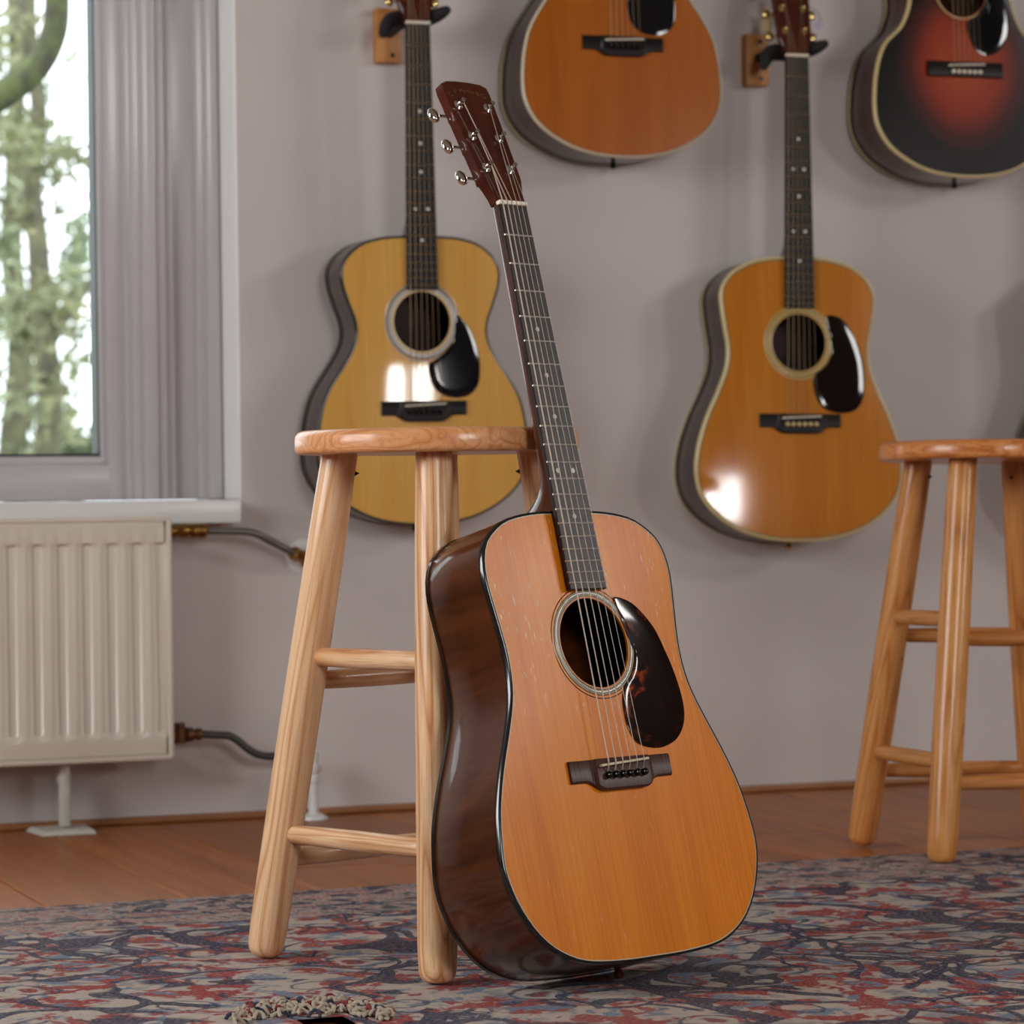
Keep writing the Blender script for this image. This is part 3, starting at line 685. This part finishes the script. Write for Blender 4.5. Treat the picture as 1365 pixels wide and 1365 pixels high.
# ------------------------------------------------------------------ guitars
SCALE = .645
D_FRONT = [(0, .5075), (.047, .5072), (.083, .5025), (.106, .4948), (.129, .478), (.139, .4590), (.1422, .438), (.141, .4175), (.137, .388), (.1330, .353), (.1338, .320), (.1405, .2925), (.155, .258), (.170, .225), (.1845, .184), (.192, .143), (.1930, .1163), (.186, .088), (.1705, .0575), (.1495, .0345), (.122, .0185), (.0922, .0105), (.045, .0068), (0, .0064)]
D_WALL = [(0, .5085), (.045, .5075), (.084, .5005), (.1163, .486), (.137, .467), (.1477, .443), (.1462, .413), (.140, .374), (.1355, .344), (.1394, .308), (.1556, .266), (.174, .227), (.1893, .184), (.1971, .141), (.1955, .1066), (.1843, .0764), (.158, .0462), (.1163, .0203), (.070, .0062), (.03, .0008), (0, 0)]
OM_WALL = [(0, .492), (.035, .4912), (.0703, .4885), (.104, .479), (.1275, .462), (.140, .444), (.1436, .428), (.1405, .404), (.1297, .372), (.1205, .348), (.1185, .324), (.1254, .300), (.1424, .272), (.1614, .244), (.1763, .216), (.1850, .184), (.1888, .158), (.1905, .125), (.187, .095), (.172, .0654), (.1467, .0407), (.103, .0165), (.055, .0038), (0, 0)]
L_WALL = [(x*.982 if y < .26 else x*.90, y) for x, y in OM_WALL]
PICK_D = [(.0412, .4063), (.0549, .4055), (.0742, .3958), (.0958, .3711), (.1072, .3432), (.1155, .3154), (.119, .2878), (.1172, .2697), (.1097, .2542), (.0952, .2415), (.0745, .2349), (.0558, .2349), (.0358, .241), (.0268, .2534), (.0236, .2703), (.0255, .2926), (.0330, .3070), (.0440, .3170), (.0535, .3310), (.0585, .3500), (.0560, .3740), (.0480, .3920)]
PICK_DW = [(.0515, .402), (.0724, .4032), (.0908, .3896), (.109, .3594), (.1225, .3205), (.1244, .2813), (.1193, .2509), (.1028, .2334), (.0749, .2297), (.0471, .2373), (.0312, .2588), (.026, .2847), (.030, .2990), (.0430, .3080), (.0560, .3230), (.0630, .3450), (.0610, .3760)]
PICK_OM = [(.0616, .3555), (.0755, .3461), (.0911, .3235), (.1005, .2933), (.1029, .2613), (.0984, .2368), (.0851, .2219), (.0649, .2159), (.0449, .2177), (.0291, .2244), (.0174, .2377), (.0118, .2564), (.0103, .2740), (.022, .2810), (.0420, .2960), (.0570, .3180)]
PICK_SB = [(.050, .372), (.075, .350), (.092, .318), (.095, .285), (.086, .250), (.066, .230), (.045, .226), (.024, .236), (.013, .258), (.008, .284), (.030, .300), (.050, .325), (.057, .350)]

def outline_loop(half, n=132):
    pts = [Vector((x, y, 0)) for x, y in half] + [Vector((-x, y, 0)) for x, y in half[-2:0:-1]]
    d = closed_path(pts, 8); L = [0]
    for a, b in zip(d, d[1:]+d[:1]): L.append(L[-1]+(b-a).length)
    out, j = [], 0; dd = d+[d[0]]
    for i in range(n):
        s = L[-1]*i/n
        while L[j+1] < s: j += 1
        t = (s-L[j])/(L[j+1]-L[j]+1e-12); out.append(dd[j].lerp(dd[j+1], t))
    nm = []
    for i in range(n):
        t = out[(i+1) % n]-out[i-1]; q = Vector((t.y, -t.x, 0)).normalized()
        nm.append(-q)            # clockwise loop: outward is to the left of travel
    if sum(nm[i].dot(out[i]-Vector((0, .25, 0))) for i in range(n)) < 0: nm = [-q for q in nm]
    return out, nm
def strip(loops, closed=True):
    V, Fc = [], []; n = len(loops[0])
    for lp in loops: V += lp
    for k in range(len(loops)-1):
        for i in range(n if closed else n-1):
            j = (i+1) % n; Fc.append((k*n+i, k*n+j, (k+1)*n+j, (k+1)*n+i))
    return V, Fc
def make_guitar(name, label, M, half, o, group=None):
    g = empty(name, label, 'guitar', group); g.matrix_world = M
    P, Nn = outline_loop(half); n = len(P)
    ytop = max(p.y for p in P); nut = ytop + SCALE*(1-2**(-14/12)); sad = nut-SCALE
    hy = o['hole_y']; HR = .0508; hc = Vector((0, hy, 0)); DOME = .0016
    dep = lambda y: o['dt'] + (o['dn']-o['dt'])*y/ytop
    tab = sorted((math.atan2(p.y-hy, p.x), (p-hc).length) for p in P)
    def edge_r(a):
        for (a0, r0), (a1, r1) in zip(tab, tab[1:]):
            if a0 <= a <= a1: return r0+(r1-r0)*(a-a0)/(a1-a0+1e-9)
        return tab[0][1]
    def dome(x, y):
        d = math.hypot(x, y-hy)
        if d < HR: return DOME
        s = min(1, (d-HR)/(edge_r(math.atan2(y-hy, x))-HR)); return DOME*(1-s*s)
    # soundboard with its round hole
    K = 9; loops = []
    for k in range(K+1):
        s = k/K; lp = []
        for p in P:
            d = (p-hc); h = hc+d.normalized()*HR; q = h.lerp(p, s); lp.append(Vector((q.x, q.y, DOME*(1-s*s))))
        loops.append(lp)
    loops.insert(0, [Vector((q.x, q.y, DOME-.003)) for q in loops[0]])
    top = mk('soundboard', *strip(loops), o['top'], g, True, 50)
    # sides and back
    sl = [[p+Vector((0, 0, -.0004)) for p in P], [p+Vector((0, 0, -dep(p.y)*.5)) for p in P], [p+Vector((0, 0, -dep(p.y)+.0025)) for p in P], [p-q*.002+Vector((0, 0, -dep(p.y))) for p, q in zip(P, Nn)]]
    mk('side', *strip(sl), o['side'], g, True, 50)
    cb = Vector((0, .23, 0)); bl = []
    for k in range(6):
        s = k/6; bl.append([cb.lerp(p-q*.002, 1-s)+Vector((0, 0, -dep(cb.lerp(p, 1-s).y)-.004*(1-(1-s)**2))) for p, q in zip(P, Nn)])
    V, Fc = strip(bl); V.append(Vector((0, .23, -dep(.23)-.004))); m_ = len(V)-1; b0 = 5*n
    Fc += [(b0+i, b0+(i+1) % n, m_) for i in range(n)]
    mk('back', V, Fc, o['side'], g)
    bw = o.get('bw', .0024); e = .0005
    mk('binding', *strip([[p-q*bw+Vector((0, 0, e+.0003)) for p, q in zip(P, Nn)], [p-q*.0004+Vector((0, 0, e)) for p, q in zip(P, Nn)], [p+q*.0005+Vector((0, 0, -.0006)) for p, q in zip(P, Nn)], [p+q*.0005+Vector((0, 0, -.0065)) for p, q in zip(P, Nn)]]), o['bind'], g, True, 50)
    mk('back_binding', *strip([[p+q*.0005+Vector((0, 0, -dep(p.y)+.006)) for p, q in zip(P, Nn)], [p+q*.0005+Vector((0, 0, -dep(p.y)+.0008)) for p, q in zip(P, Nn)], [p-q*.0024+Vector((0, 0, -dep(p.y)-.0012)) for p, q in zip(P, Nn)]]), o['bind_back'], g, True, 50)
    pw = o.get('pw', .0016)
    def inl(p, q, d): c = p-q*d; return Vector((c.x, c.y, dome(c.x, c.y)+.0004))
    pf = mk('purfling', *strip([[inl(p, q, bw) for p, q in zip(P, Nn)], [inl(p, q, bw+pw) for p, q in zip(P, Nn)]]), o['purf'], g)
    # neck block seen inside
    mk('neck_block', *box(-.045, .045, ytop-.055, ytop-.003, -dep(ytop)+.003, -.004), T['inside'], g, False)
    # rosette
    for r0, r1, mt in o['rosette']:
        a = [Vector((math.cos(2*PI*k/64), math.sin(2*PI*k/64), 0)) for k in range(64)]
        mk('rosette_ring', *strip([[hc+q*r0+Vector((0, 0, dome(q.x*r0, hy+q.y*r0)+.0004)) for q in a], [hc+q*(r0+r1)/2+Vector((0, 0, dome(q.x*r1, hy+q.y*r1)+.0006)) for q in a], [hc+q*r1+Vector((0, 0, dome(q.x*r1, hy+q.y*r1)+.0003)) for q in a]]), mt, g)
    # pickguard
    pk = closed_path([(x, y, 0) for x, y in o['pick']], 4); pc = sum(pk, Vector())/len(pk)
    lp = [[Vector((q.x, q.y, dome(q.x, q.y)+.0002)) for q in pk], [Vector((q.x, q.y, dome(q.x, q.y)+.0011)) for q in pk]]
    for s in (.97, .7, .4): lp.append([Vector((c.x, c.y, dome(c.x, c.y)+.0014)) for c in (pc.lerp(q, s) for q in pk)])
    V, Fc = strip(lp); V.append(Vector((pc.x, pc.y, dome(pc.x, pc.y)+.0014))); m_ = len(V)-1; b0 = 4*len(pk)
    Fc += [(b0+i, b0+(i+1) % len(pk), m_) for i in range(len(pk))]
    mk('pickguard', V, Fc, o['pickmat'], g, True, 40)
    # bridge
    yt = sad+.0065; V, Fc = [], []; xs = [-.0765+.153*i/60 for i in range(61)]
    sm = lambda a, b, t: (lambda u: u*u*(3-2*u))(min(1, max(0, (t-a)/(b-a))))
    for xv in xs:
        c = 1-sm(.030, .056, abs(xv)); hh = 1-sm(.0400, .0445, abs(xv))
        if o.get('rect'): yb = yt-.0275; h = .0075
        else: yb = yt-.0245-.0105*c; h = .0045+.0045*hh
        zb_ = min(dome(xv, yt), dome(xv, yb))-.0006; zt = DOME*.6+h
        V += [(xv, yt, zb_), (xv, yt, zt-.001), (xv, yt-.0015, zt), (xv, yb+.0022, zt-.0004), (xv, yb, zt-.0022), (xv, yb, zb_)]
    for i in range(60):
        for k in range(5): Fc.append((i*6+k, (i+1)*6+k, (i+1)*6+k+1, i*6+k+1))
    Fc += [tuple(range(6)), tuple(60*6+k for k in range(5, -1, -1))]
    br = mk('bridge', V, Fc, o['bridge'], g, True, 35)
    zt = DOME*.6+(.0075 if o.get('rect') else .009); sl_ = .0018
    sv, sf = bbox(-.037, .037, -.0014, .0014, zt-.002, .0147, .0006, 1)
    mk('saddle', [Vector((v.x, sad+v.y+sl_*v.x/.037, v.z-.0004*abs(v.x/.03)**2)) for v in sv], sf, o['saddle'], g)
    gauges = [.00085, .00075, .00062, .0005, .0004, .00033]; nx_ = lambda k: -.0178+.0356*k/5; sx_ = lambda k: -.0273+.0546*k/5
    pin0 = None
    for k in range(6):
        if pin0 is None: pin0 = mk('bridge_pin', *lathe([(.0022, -.004), (.0024, .0004), (.0037, .0012), (.0042, .003), (.0036, .0052), (.0018, .0064), (0, .0067)], 12), o['pin'], g); p_ = pin0
        else: p_ = link_copy(pin0, g)
        p_.location = (sx_(k), sad-.0125, zt-.0002)
    # neck with heel
    hw = lambda y: .0215+(.0280-.0215)*(nut-y)/(nut-(nut-SCALE*(1-2**(-20/12))))
    secs = []
    stn = [(nut+.004, .0140, 0), (nut-.03, .0140, 0), (nut-.16, .0155, 0), (ytop+.115, .0172, 0), (ytop+.085, .0180, 0), (ytop+.062, .0205, .1), (ytop+.045, .026, .35), (ytop+.032, .036, .6), (ytop+.022, .050, .8), (ytop+.013, .070, .95), (ytop+.006, .086, 1), (ytop+.0005, .094, 1)]
    for y, d, hl in stn:
        lp = []
        for k in range(17):
            a = PI*k/16; cx = math.cos(a); sn = math.sin(a)
            lp.append(Vector((hw(y)*cx*(1-.55*hl*sn**1.5)*(.985), y, .0048-(d+.0025)*abs(sn)**(.8 if hl < .3 else .95))))
        secs.append(lp)
    V, Fc = strip(secs, False); k17 = len(secs)-1
    for r_ in (0, k17): Fc.append(tuple(r_*17+k for k in range(17)))
    for r_ in range(k17): Fc.append((r_*17, (r_+1)*17, (r_+1)*17+16, r_*17+16))
    mk('neck', V, Fc, o['neck'], g, True, 60)
    # fingerboard, frets, dots
    ye = nut-SCALE*(1-2**(-20/12))-.0075; ZB, ZT = .0042, .0096
    V = []
    for z, k in ((ZB, 0), (ZT-.0008, 0), (ZT, .0008)):
        V += [(-hw(ye)+k, ye+k, z), (hw(ye)-k, ye+k, z), (hw(nut)-k, nut, z), (-hw(nut)+k, nut, z)]
    Fc = [(3, 2, 1, 0), (8, 9, 10, 11)] + [(r_*4+i, r_*4+(i+1) % 4, r_*4+4+(i+1) % 4, r_*4+4+i) for r_ in (0, 1) for i in range(4)]
    mk('fingerboard', V, Fc, o['board'], g, False)
    f0 = None; fy = lambda q: nut-SCALE*(1-2**(-q/12))
    for k in range(1, 21):
        if f0 is None: f0 = mk('fret', *tube([(-1, 0, 0), (1, 0, 0)], .0011, 8), o.get('fretm', T['fret']), g); fo = f0
        else: fo = link_copy(f0, g)
        fo.location = (0, fy(k), ZT+.00015); fo.scale = (hw(fy(k)), 1, 1)
    d0 = None
    for q, xs_ in ((5, (0,)), (7, o.get('dot7', (0,))), (9, (0,)), (12, (-.0115, .0115)), (15, (0,)), (17, o.get('dot17', ()))):
        for xv in xs_:
            if d0 is None: d0 = mk('inlay_dot', *lathe([(0, .0003), (.0024, .0003), (.0030, 0), (.003, -.001)], 14), T['pearl'], g); do = d0
            else: do = link_copy(d0, g)
            do.location = (xv, fy(q-.5), ZT)
    mk('nut', *moved(bbox(-.0217, .0217, -.0026, .0026, .005, .0122, .0008, 1), Matrix.Translation((0, nut+.0024, 0))), T['bone'], g)
    # headstock
    TL = math.radians(14); HM = Matrix.Translation((0, nut+.004, .0085)) @ Matrix.Rotation(-TL, 4, 'X')
    oh = [(.0215, 0), (.0222, .008), (.0250, .018), (.0298, .031), (.0306, .036), (.0338, .100), (.0360, .153), (.0345, .162), (.026, .1658), (.010, .1670)]
    hp = [Vector((x, y, 0)) for x, y in oh]+[Vector((-x, y, 0)) for x, y in oh[::-1]]
    sh = lambda d: [Vector((p.x*(1-d/.03), .085+(p.y-.085)*(1-d/.09), 0)) for p in hp]
    Z = lambda lp, z: [Vector((p.x, p.y, z)) for p in lp]
    Vh, Fh = strip([Z(sh(.0007), 0), Z(hp, -.0008), Z(hp, -.0128), Z(sh(.0007), -.0135)])
    nh = len(hp); Fh += [tuple(range(nh)), tuple(3*nh+i for i in range(nh-1, -1, -1))]
    hd = mk('headstock', *moved((Vh, Fh), HM), o['head'], g, True, 30)
    posts = []
    for side in (-1, 1):
        for r_ in range(3):
            yy = (.046, .089, .132)[r_]; xp = .0185+.0020*r_; ex = .0312+.0021*(r_)
            tm = HM @ Matrix.Translation((side*xp, yy, 0))
            po = mk('tuner', *moved(lathe([(0, -.002), (.0062, -.002), (.0062, .0006), (.0045, .0016), (.0040, .002), (.0031, .0024), (.0031, .0055), (.0026, .0066), (.0031, .0076), (.0031, .0112), (.0022, .0122), (0, .0123)], 12), tm), o['tuner'], g)
            sh_ = tube([(side*(xp), yy-.002, -.0205), (side*(ex+.006), yy-.002, -.0205)], .0019, 8); mk('tuner_shaft', *moved(sh_, HM), o['tuner'], po)
            mk('gear_plate', *moved(bbox(side*xp-.009, side*xp+.009, yy-.017, yy+.010, -.0168, -.0150, .0005, 1), HM), o['tuner'], po)
            bl_ = lathe([(0, -.0075), (.0030, -.0072), (.0062, -.0050), (.0078, -.001), (.0078, .002), (.0060, .0055), (.0030, .0075), (0, .0078)], 16, (0, 0, 0), 'x')
            bm_ = HM @ Matrix.Translation((side*(ex+.0095), yy-.002, -.0205)) @ Matrix.Diagonal((side*1.0, 1.25, .62, 1))
            mk('tuner_button', *moved(bl_, bm_), o['tuner'], po)
            posts.append((side, r_, tm @ Vector((0, 0, .0066))))
    order = {(-1, 0): 0, (-1, 1): 1, (-1, 2): 2, (1, 2): 3, (1, 1): 4, (1, 0): 5}
    for side, r_, pp_ in posts:
        k = order[(side, r_)]; rr = gauges[k]*o.get('gauge', 1)
        a = Vector((nx_(k), nut+.003, .0125)); b = Vector((sx_(k), sad, .0153)); c = Vector((sx_(k), sad-.0085, zt+.0012))
        pth = [pp_+Vector((-side*.003, 0, 0)), a+Vector((0, .002, -.0001)), a, a+Vector((0, -.003, .0001)), a.lerp(b, .5), b+Vector((0, .002, .0001)), b+Vector((0, -.0015, -.0004)), c]
        mk('string', *tube(pth, rr, 6, True), o.get('strm') or (T['string_w'] if k < 4 else T['string_p']), g)
    # end pin
    yb_ = min(p.y for p in P); mk('end_pin', *lathe([(0, .013), (.004, .0125), (.0060, .009), (.0050, .005), (.0032, .002), (.0045, -.001)], 14, (0, yb_, -o['dt']*.5), '-y'), o['endpin'], g)
    if o.get('script'):
        txt = 'C. F. Martin & Co.'; V, Fc = [], []; n_ = len(txt); R_ = .055
        for i, ch in enumerate(txt):
            if ch == ' ': continue
            cu = bpy.data.curves.new('letter', 'FONT'); cu.body = ch; cu.size = .0092; cu.align_x = 'CENTER'; cu.resolution_u = 2
            ob = bpy.data.objects.new('letter', cu); me = ob.to_mesh(); an = -(i-(n_-1)/2)*.060
            Mx = HM @ Matrix.Translation((0, .1505-R_, .0004)) @ Matrix.Rotation(an, 4, 'Z') @ Matrix.Translation((0, R_, 0)) @ Matrix.Shear('XZ', 4, (0, 0))
            oo = len(V); V += [Mx @ v.co for v in me.vertices]; Fc += [tuple(j+oo for j in p.vertices) for p in me.polygons]
            ob.to_mesh_clear(); bpy.data.objects.remove(ob); bpy.data.curves.remove(cu)
        lo = mk('script_lettering', V, Fc, Mat('faded_gold_decal', .5, .3, lin(128, 84, 46)), hd, False); lo['label'] = 'faded gold arched script lettering'
    return g, M @ Vector((0, nut, 0))
def pose(yaw, lean, roll, t):
    Bm = Matrix(((1, 0, 0), (0, 0, -1), (0, 1, 0))).to_4x4()
    return Matrix.Translation(t) @ Matrix.Rotation(yaw, 4, 'Z') @ Matrix.Rotation(lean, 4, 'X') @ Bm @ Matrix.Rotation(roll, 4, 'Z')
base = dict(hole_y=.357, dn=.096, dt=.122, side=T['rosewood'], neck=T['neck'], head=T['head'], board=T['board_black'], bridge=T['bridge_black'], saddle=T['bone'], pin=T['black_plastic'], tuner=T['nickel'], endpin=T['black_plastic'], bind=T['black_bind'], bind_back=T['black_bind'], purf=T['line'], pickmat=T['black_plastic'])
HR_ = .0508
front = dict(base, top=T['front_top'], side=T['mahogany'], board=T['board'], bridge=T['bridge'], saddle=T['old_bone'], pick=PICK_D, pickmat=T['tortoise'], endpin=Mat('brown_end_pin', .3, col=lin(70, 34, 22)), script=True, pw=.0012,
    rosette=[(.0525, .0540, T['ros_dark']), (.0540, .0552, T['ros_pale']), (.0552, .0582, T['ros_grey']), (.0582, .0592, T['ros_pale']), (.0592, .0600, T['ros_dark']), (.0628, .0638, T['ros_dark'])])
make_guitar('acoustic_guitar', 'worn orange topped guitar leaning against the pale stool on the rug', pose(.38099, -.2660, -.0046, (1.2883, -1.9733, .0362)), D_FRONT, front)
GRP = 'guitars hung on the wall'
om = dict(base, top=T['om_top'], hole_y=.346, dn=.086, dt=.106, pick=PICK_OM, purf=T['herring'], bind=T['black_bind'], pw=.0016, tuner=T['gold'], gauge=.8, fretm=T['fret_dim'], strm=T['string_dim'],
    rosette=[(.0515, .0545, T['ros_pale']), (.0560, .0618, T['ros_shell']), (.0618, .0628, T['ros_dark']), (.0640, .0650, T['ros_dark']), (.0655, .0675, T['ros_shell'])])
_, n1 = make_guitar('acoustic_guitar', 'honey topped small guitar hanging behind the pale stool', pose(.00678, .01573, .01187, (1.67299, -.11945, .49758)), OM_WALL, om, GRP)
dw = dict(base, top=T['d_top'], hole_y=.355, pick=PICK_DW, pickmat=T['tort_dark'], bind=T['cream_bind'], bind_back=T['cream_bind'], bw=.0042, purf=T['herring'], pw=.0022, pin=T['cream_bind'], tuner=T['gold'], endpin=T['gold'], gauge=.8, fretm=T['fret_dim'], strm=T['string_dim'],
    dot7=(-.0105, .0105), rosette=[(.0515, .0540, T['ros_cream']), (.0540, .0548, T['ros_dark']), (.0555, .0615, T['ros_cream']), (.0615, .0624, T['ros_dark']), (.0635, .0665, T['ros_cream'])])
_, n2 = make_guitar('acoustic_guitar', 'amber cream-bound large guitar hanging between the two stools', pose(-.0867, -.02774, -.01192, (2.37479, -.13472, .45758)), D_WALL, dw, GRP)
up_ = dict(om, top=T['up_top'], bind=T['white_bind'], bw=.0022, purf=T['herring'], rosette=[(.0525, .055, T['ros_dark']), (.057, .062, T['ros_pale'])], dt=.110, bind_back=T['cream_bind'])
_, n3 = make_guitar('acoustic_guitar', 'dark amber guitar hung high between the two lower guitars', pose(.020, -.035, .004, (2.0505, -.122, 1.1343)), OM_WALL, up_, GRP)
sbd = dict(om, top=T['burst'], side=figured('dark_mahogany_side', lin(46, 24, 18), lin(78, 44, 34), .3, (14, 20, 5)), bind=T['cream_bind'], bind_back=T['cream_bind'], bw=.0034, purf=T['ros_cream'], pw=.0008, pick=PICK_SB, rect=True, pin=T['bone'], rosette=[(.0530, .0555, T['ros_cream'])])
_, n4 = make_guitar('acoustic_guitar', 'red and black sunburst guitar hung high on the wall', pose(.0, -.050, .004, (2.7280, -.125, 1.1166)), L_WALL, sbd, GRP)
bk = dict(dw, top=T['black_top'], pickmat=T['black_plastic'], bw=.0040, dn=.072, dt=.084)
_, n5 = make_guitar('acoustic_guitar', 'black topped guitar with pale binding mostly hidden behind the honey stool', pose(-.30, .0, .0, (3.041, -.152, .450)), D_WALL, bk, GRP)

# ------------------------------------------------------------------ hangers on the wall
def hanger(label, bx, bz, nutp, block_w=.046, block_h=.094):
    t = empty('guitar_hanger', label, 'hanger', 'guitar hangers on the wall', (bx, 0, bz)); O = Vector((bx, 0, bz))
    H = lambda name, vf, mat, par=t: mk(name, [Vector(v)-O for v in vf[0]], vf[1], mat, par, True, 40)
    H('wood_block', bbox(bx-block_w/2, bx+block_w/2, -.022, -.0005, bz-block_h/2, bz+block_h/2, .002), T['pine'])
    for dz in (.034, -.034): H('screw', lathe([(0, .003), (.0030, .0025), (.0042, 0), (.0042, -.002)], 12, (bx+.006, -.022, bz+dz), '-y'), T['black_plastic'])
    n = nutp; yc = n.y+.040
    H('arm', tube([(bx, -.020, bz+.002), (n.x-.004, min(yc, -.050), n.z+.012)], .0075, 10), T['foam'])
    pts = [(n.x-.052, yc-.018, n.z-.014), (n.x-.040, yc-.006, n.z+.004), (n.x-.024, yc+.004, n.z+.014), (n.x, yc+.006, n.z+.016), (n.x+.022, yc-.006, n.z+.016), (n.x+.038, yc-.034, n.z+.018), (n.x+.047, yc-.062, n.z+.023)]
    sp = smooth_path(pts, 5); m = len(sp)
    rr = [.0075+.0085*math.sin(PI*min(1, max(0, i/(m-1))))**.8 for i in range(m)]
    H('yoke', tube(sp, rr, 12), T['foam'])
    for e_, r_ in ((sp[0], rr[0]), (sp[-1], rr[-1])): H('yoke_tip', lathe([(0, -r_*1.1), (r_*.7, -r_*.8), (r_*1.1, 0), (r_*.7, r_*.8), (0, r_*1.1)], 12, e_), T['foam'])
hanger('pine block hanger with black yoke holding the honey guitar', 1.6515, 1.345, n1)
hanger('pine block hanger with black yoke holding the amber guitar', 2.3560, 1.3310, n2)
hanger('pine block hanger with black yoke above the dark amber guitar', n3.x-.01, n3.z, n3)
hanger('pine block hanger with black yoke above the sunburst guitar', n4.x-.01, n4.z, n4)
hanger('pine block hanger with black yoke holding the black topped guitar', n5.x-.01, n5.z-.01, n5)
# paper tags on the amber guitar's headstock
def paper_tag(label, c, w_, h_, rz_, mat, hook):
    t = empty('paper_tag', label, 'tag', None, c)
    M = Matrix.Rotation(rz_, 4, 'Y'); v, f = bbox(-w_/2, w_/2, -.0006, .0006, -h_/2, h_/2, .0003, 1)
    mk('card', [M @ q for q in v], f, mat, t, False)
    e_ = M @ Vector((0, 0, h_/2)); mk('thread', *tube(smooth_path([e_, (e_+(hook-c))/2+Vector((.004, 0, .003)), hook-c], 4), .0006, 5), T['foam'], t)
paper_tag('small lilac paper tag hanging from the amber guitar headstock', at(1091, 33, -.135), .014, .016, .6, T['tag_lilac'], at(1079, 8, -.115))
paper_tag('cream paper tag hanging behind the amber guitar headstock', at(1022, 30, -.055), .022, .034, .12, T['tag_cream'], at(1030, 2, -.085))
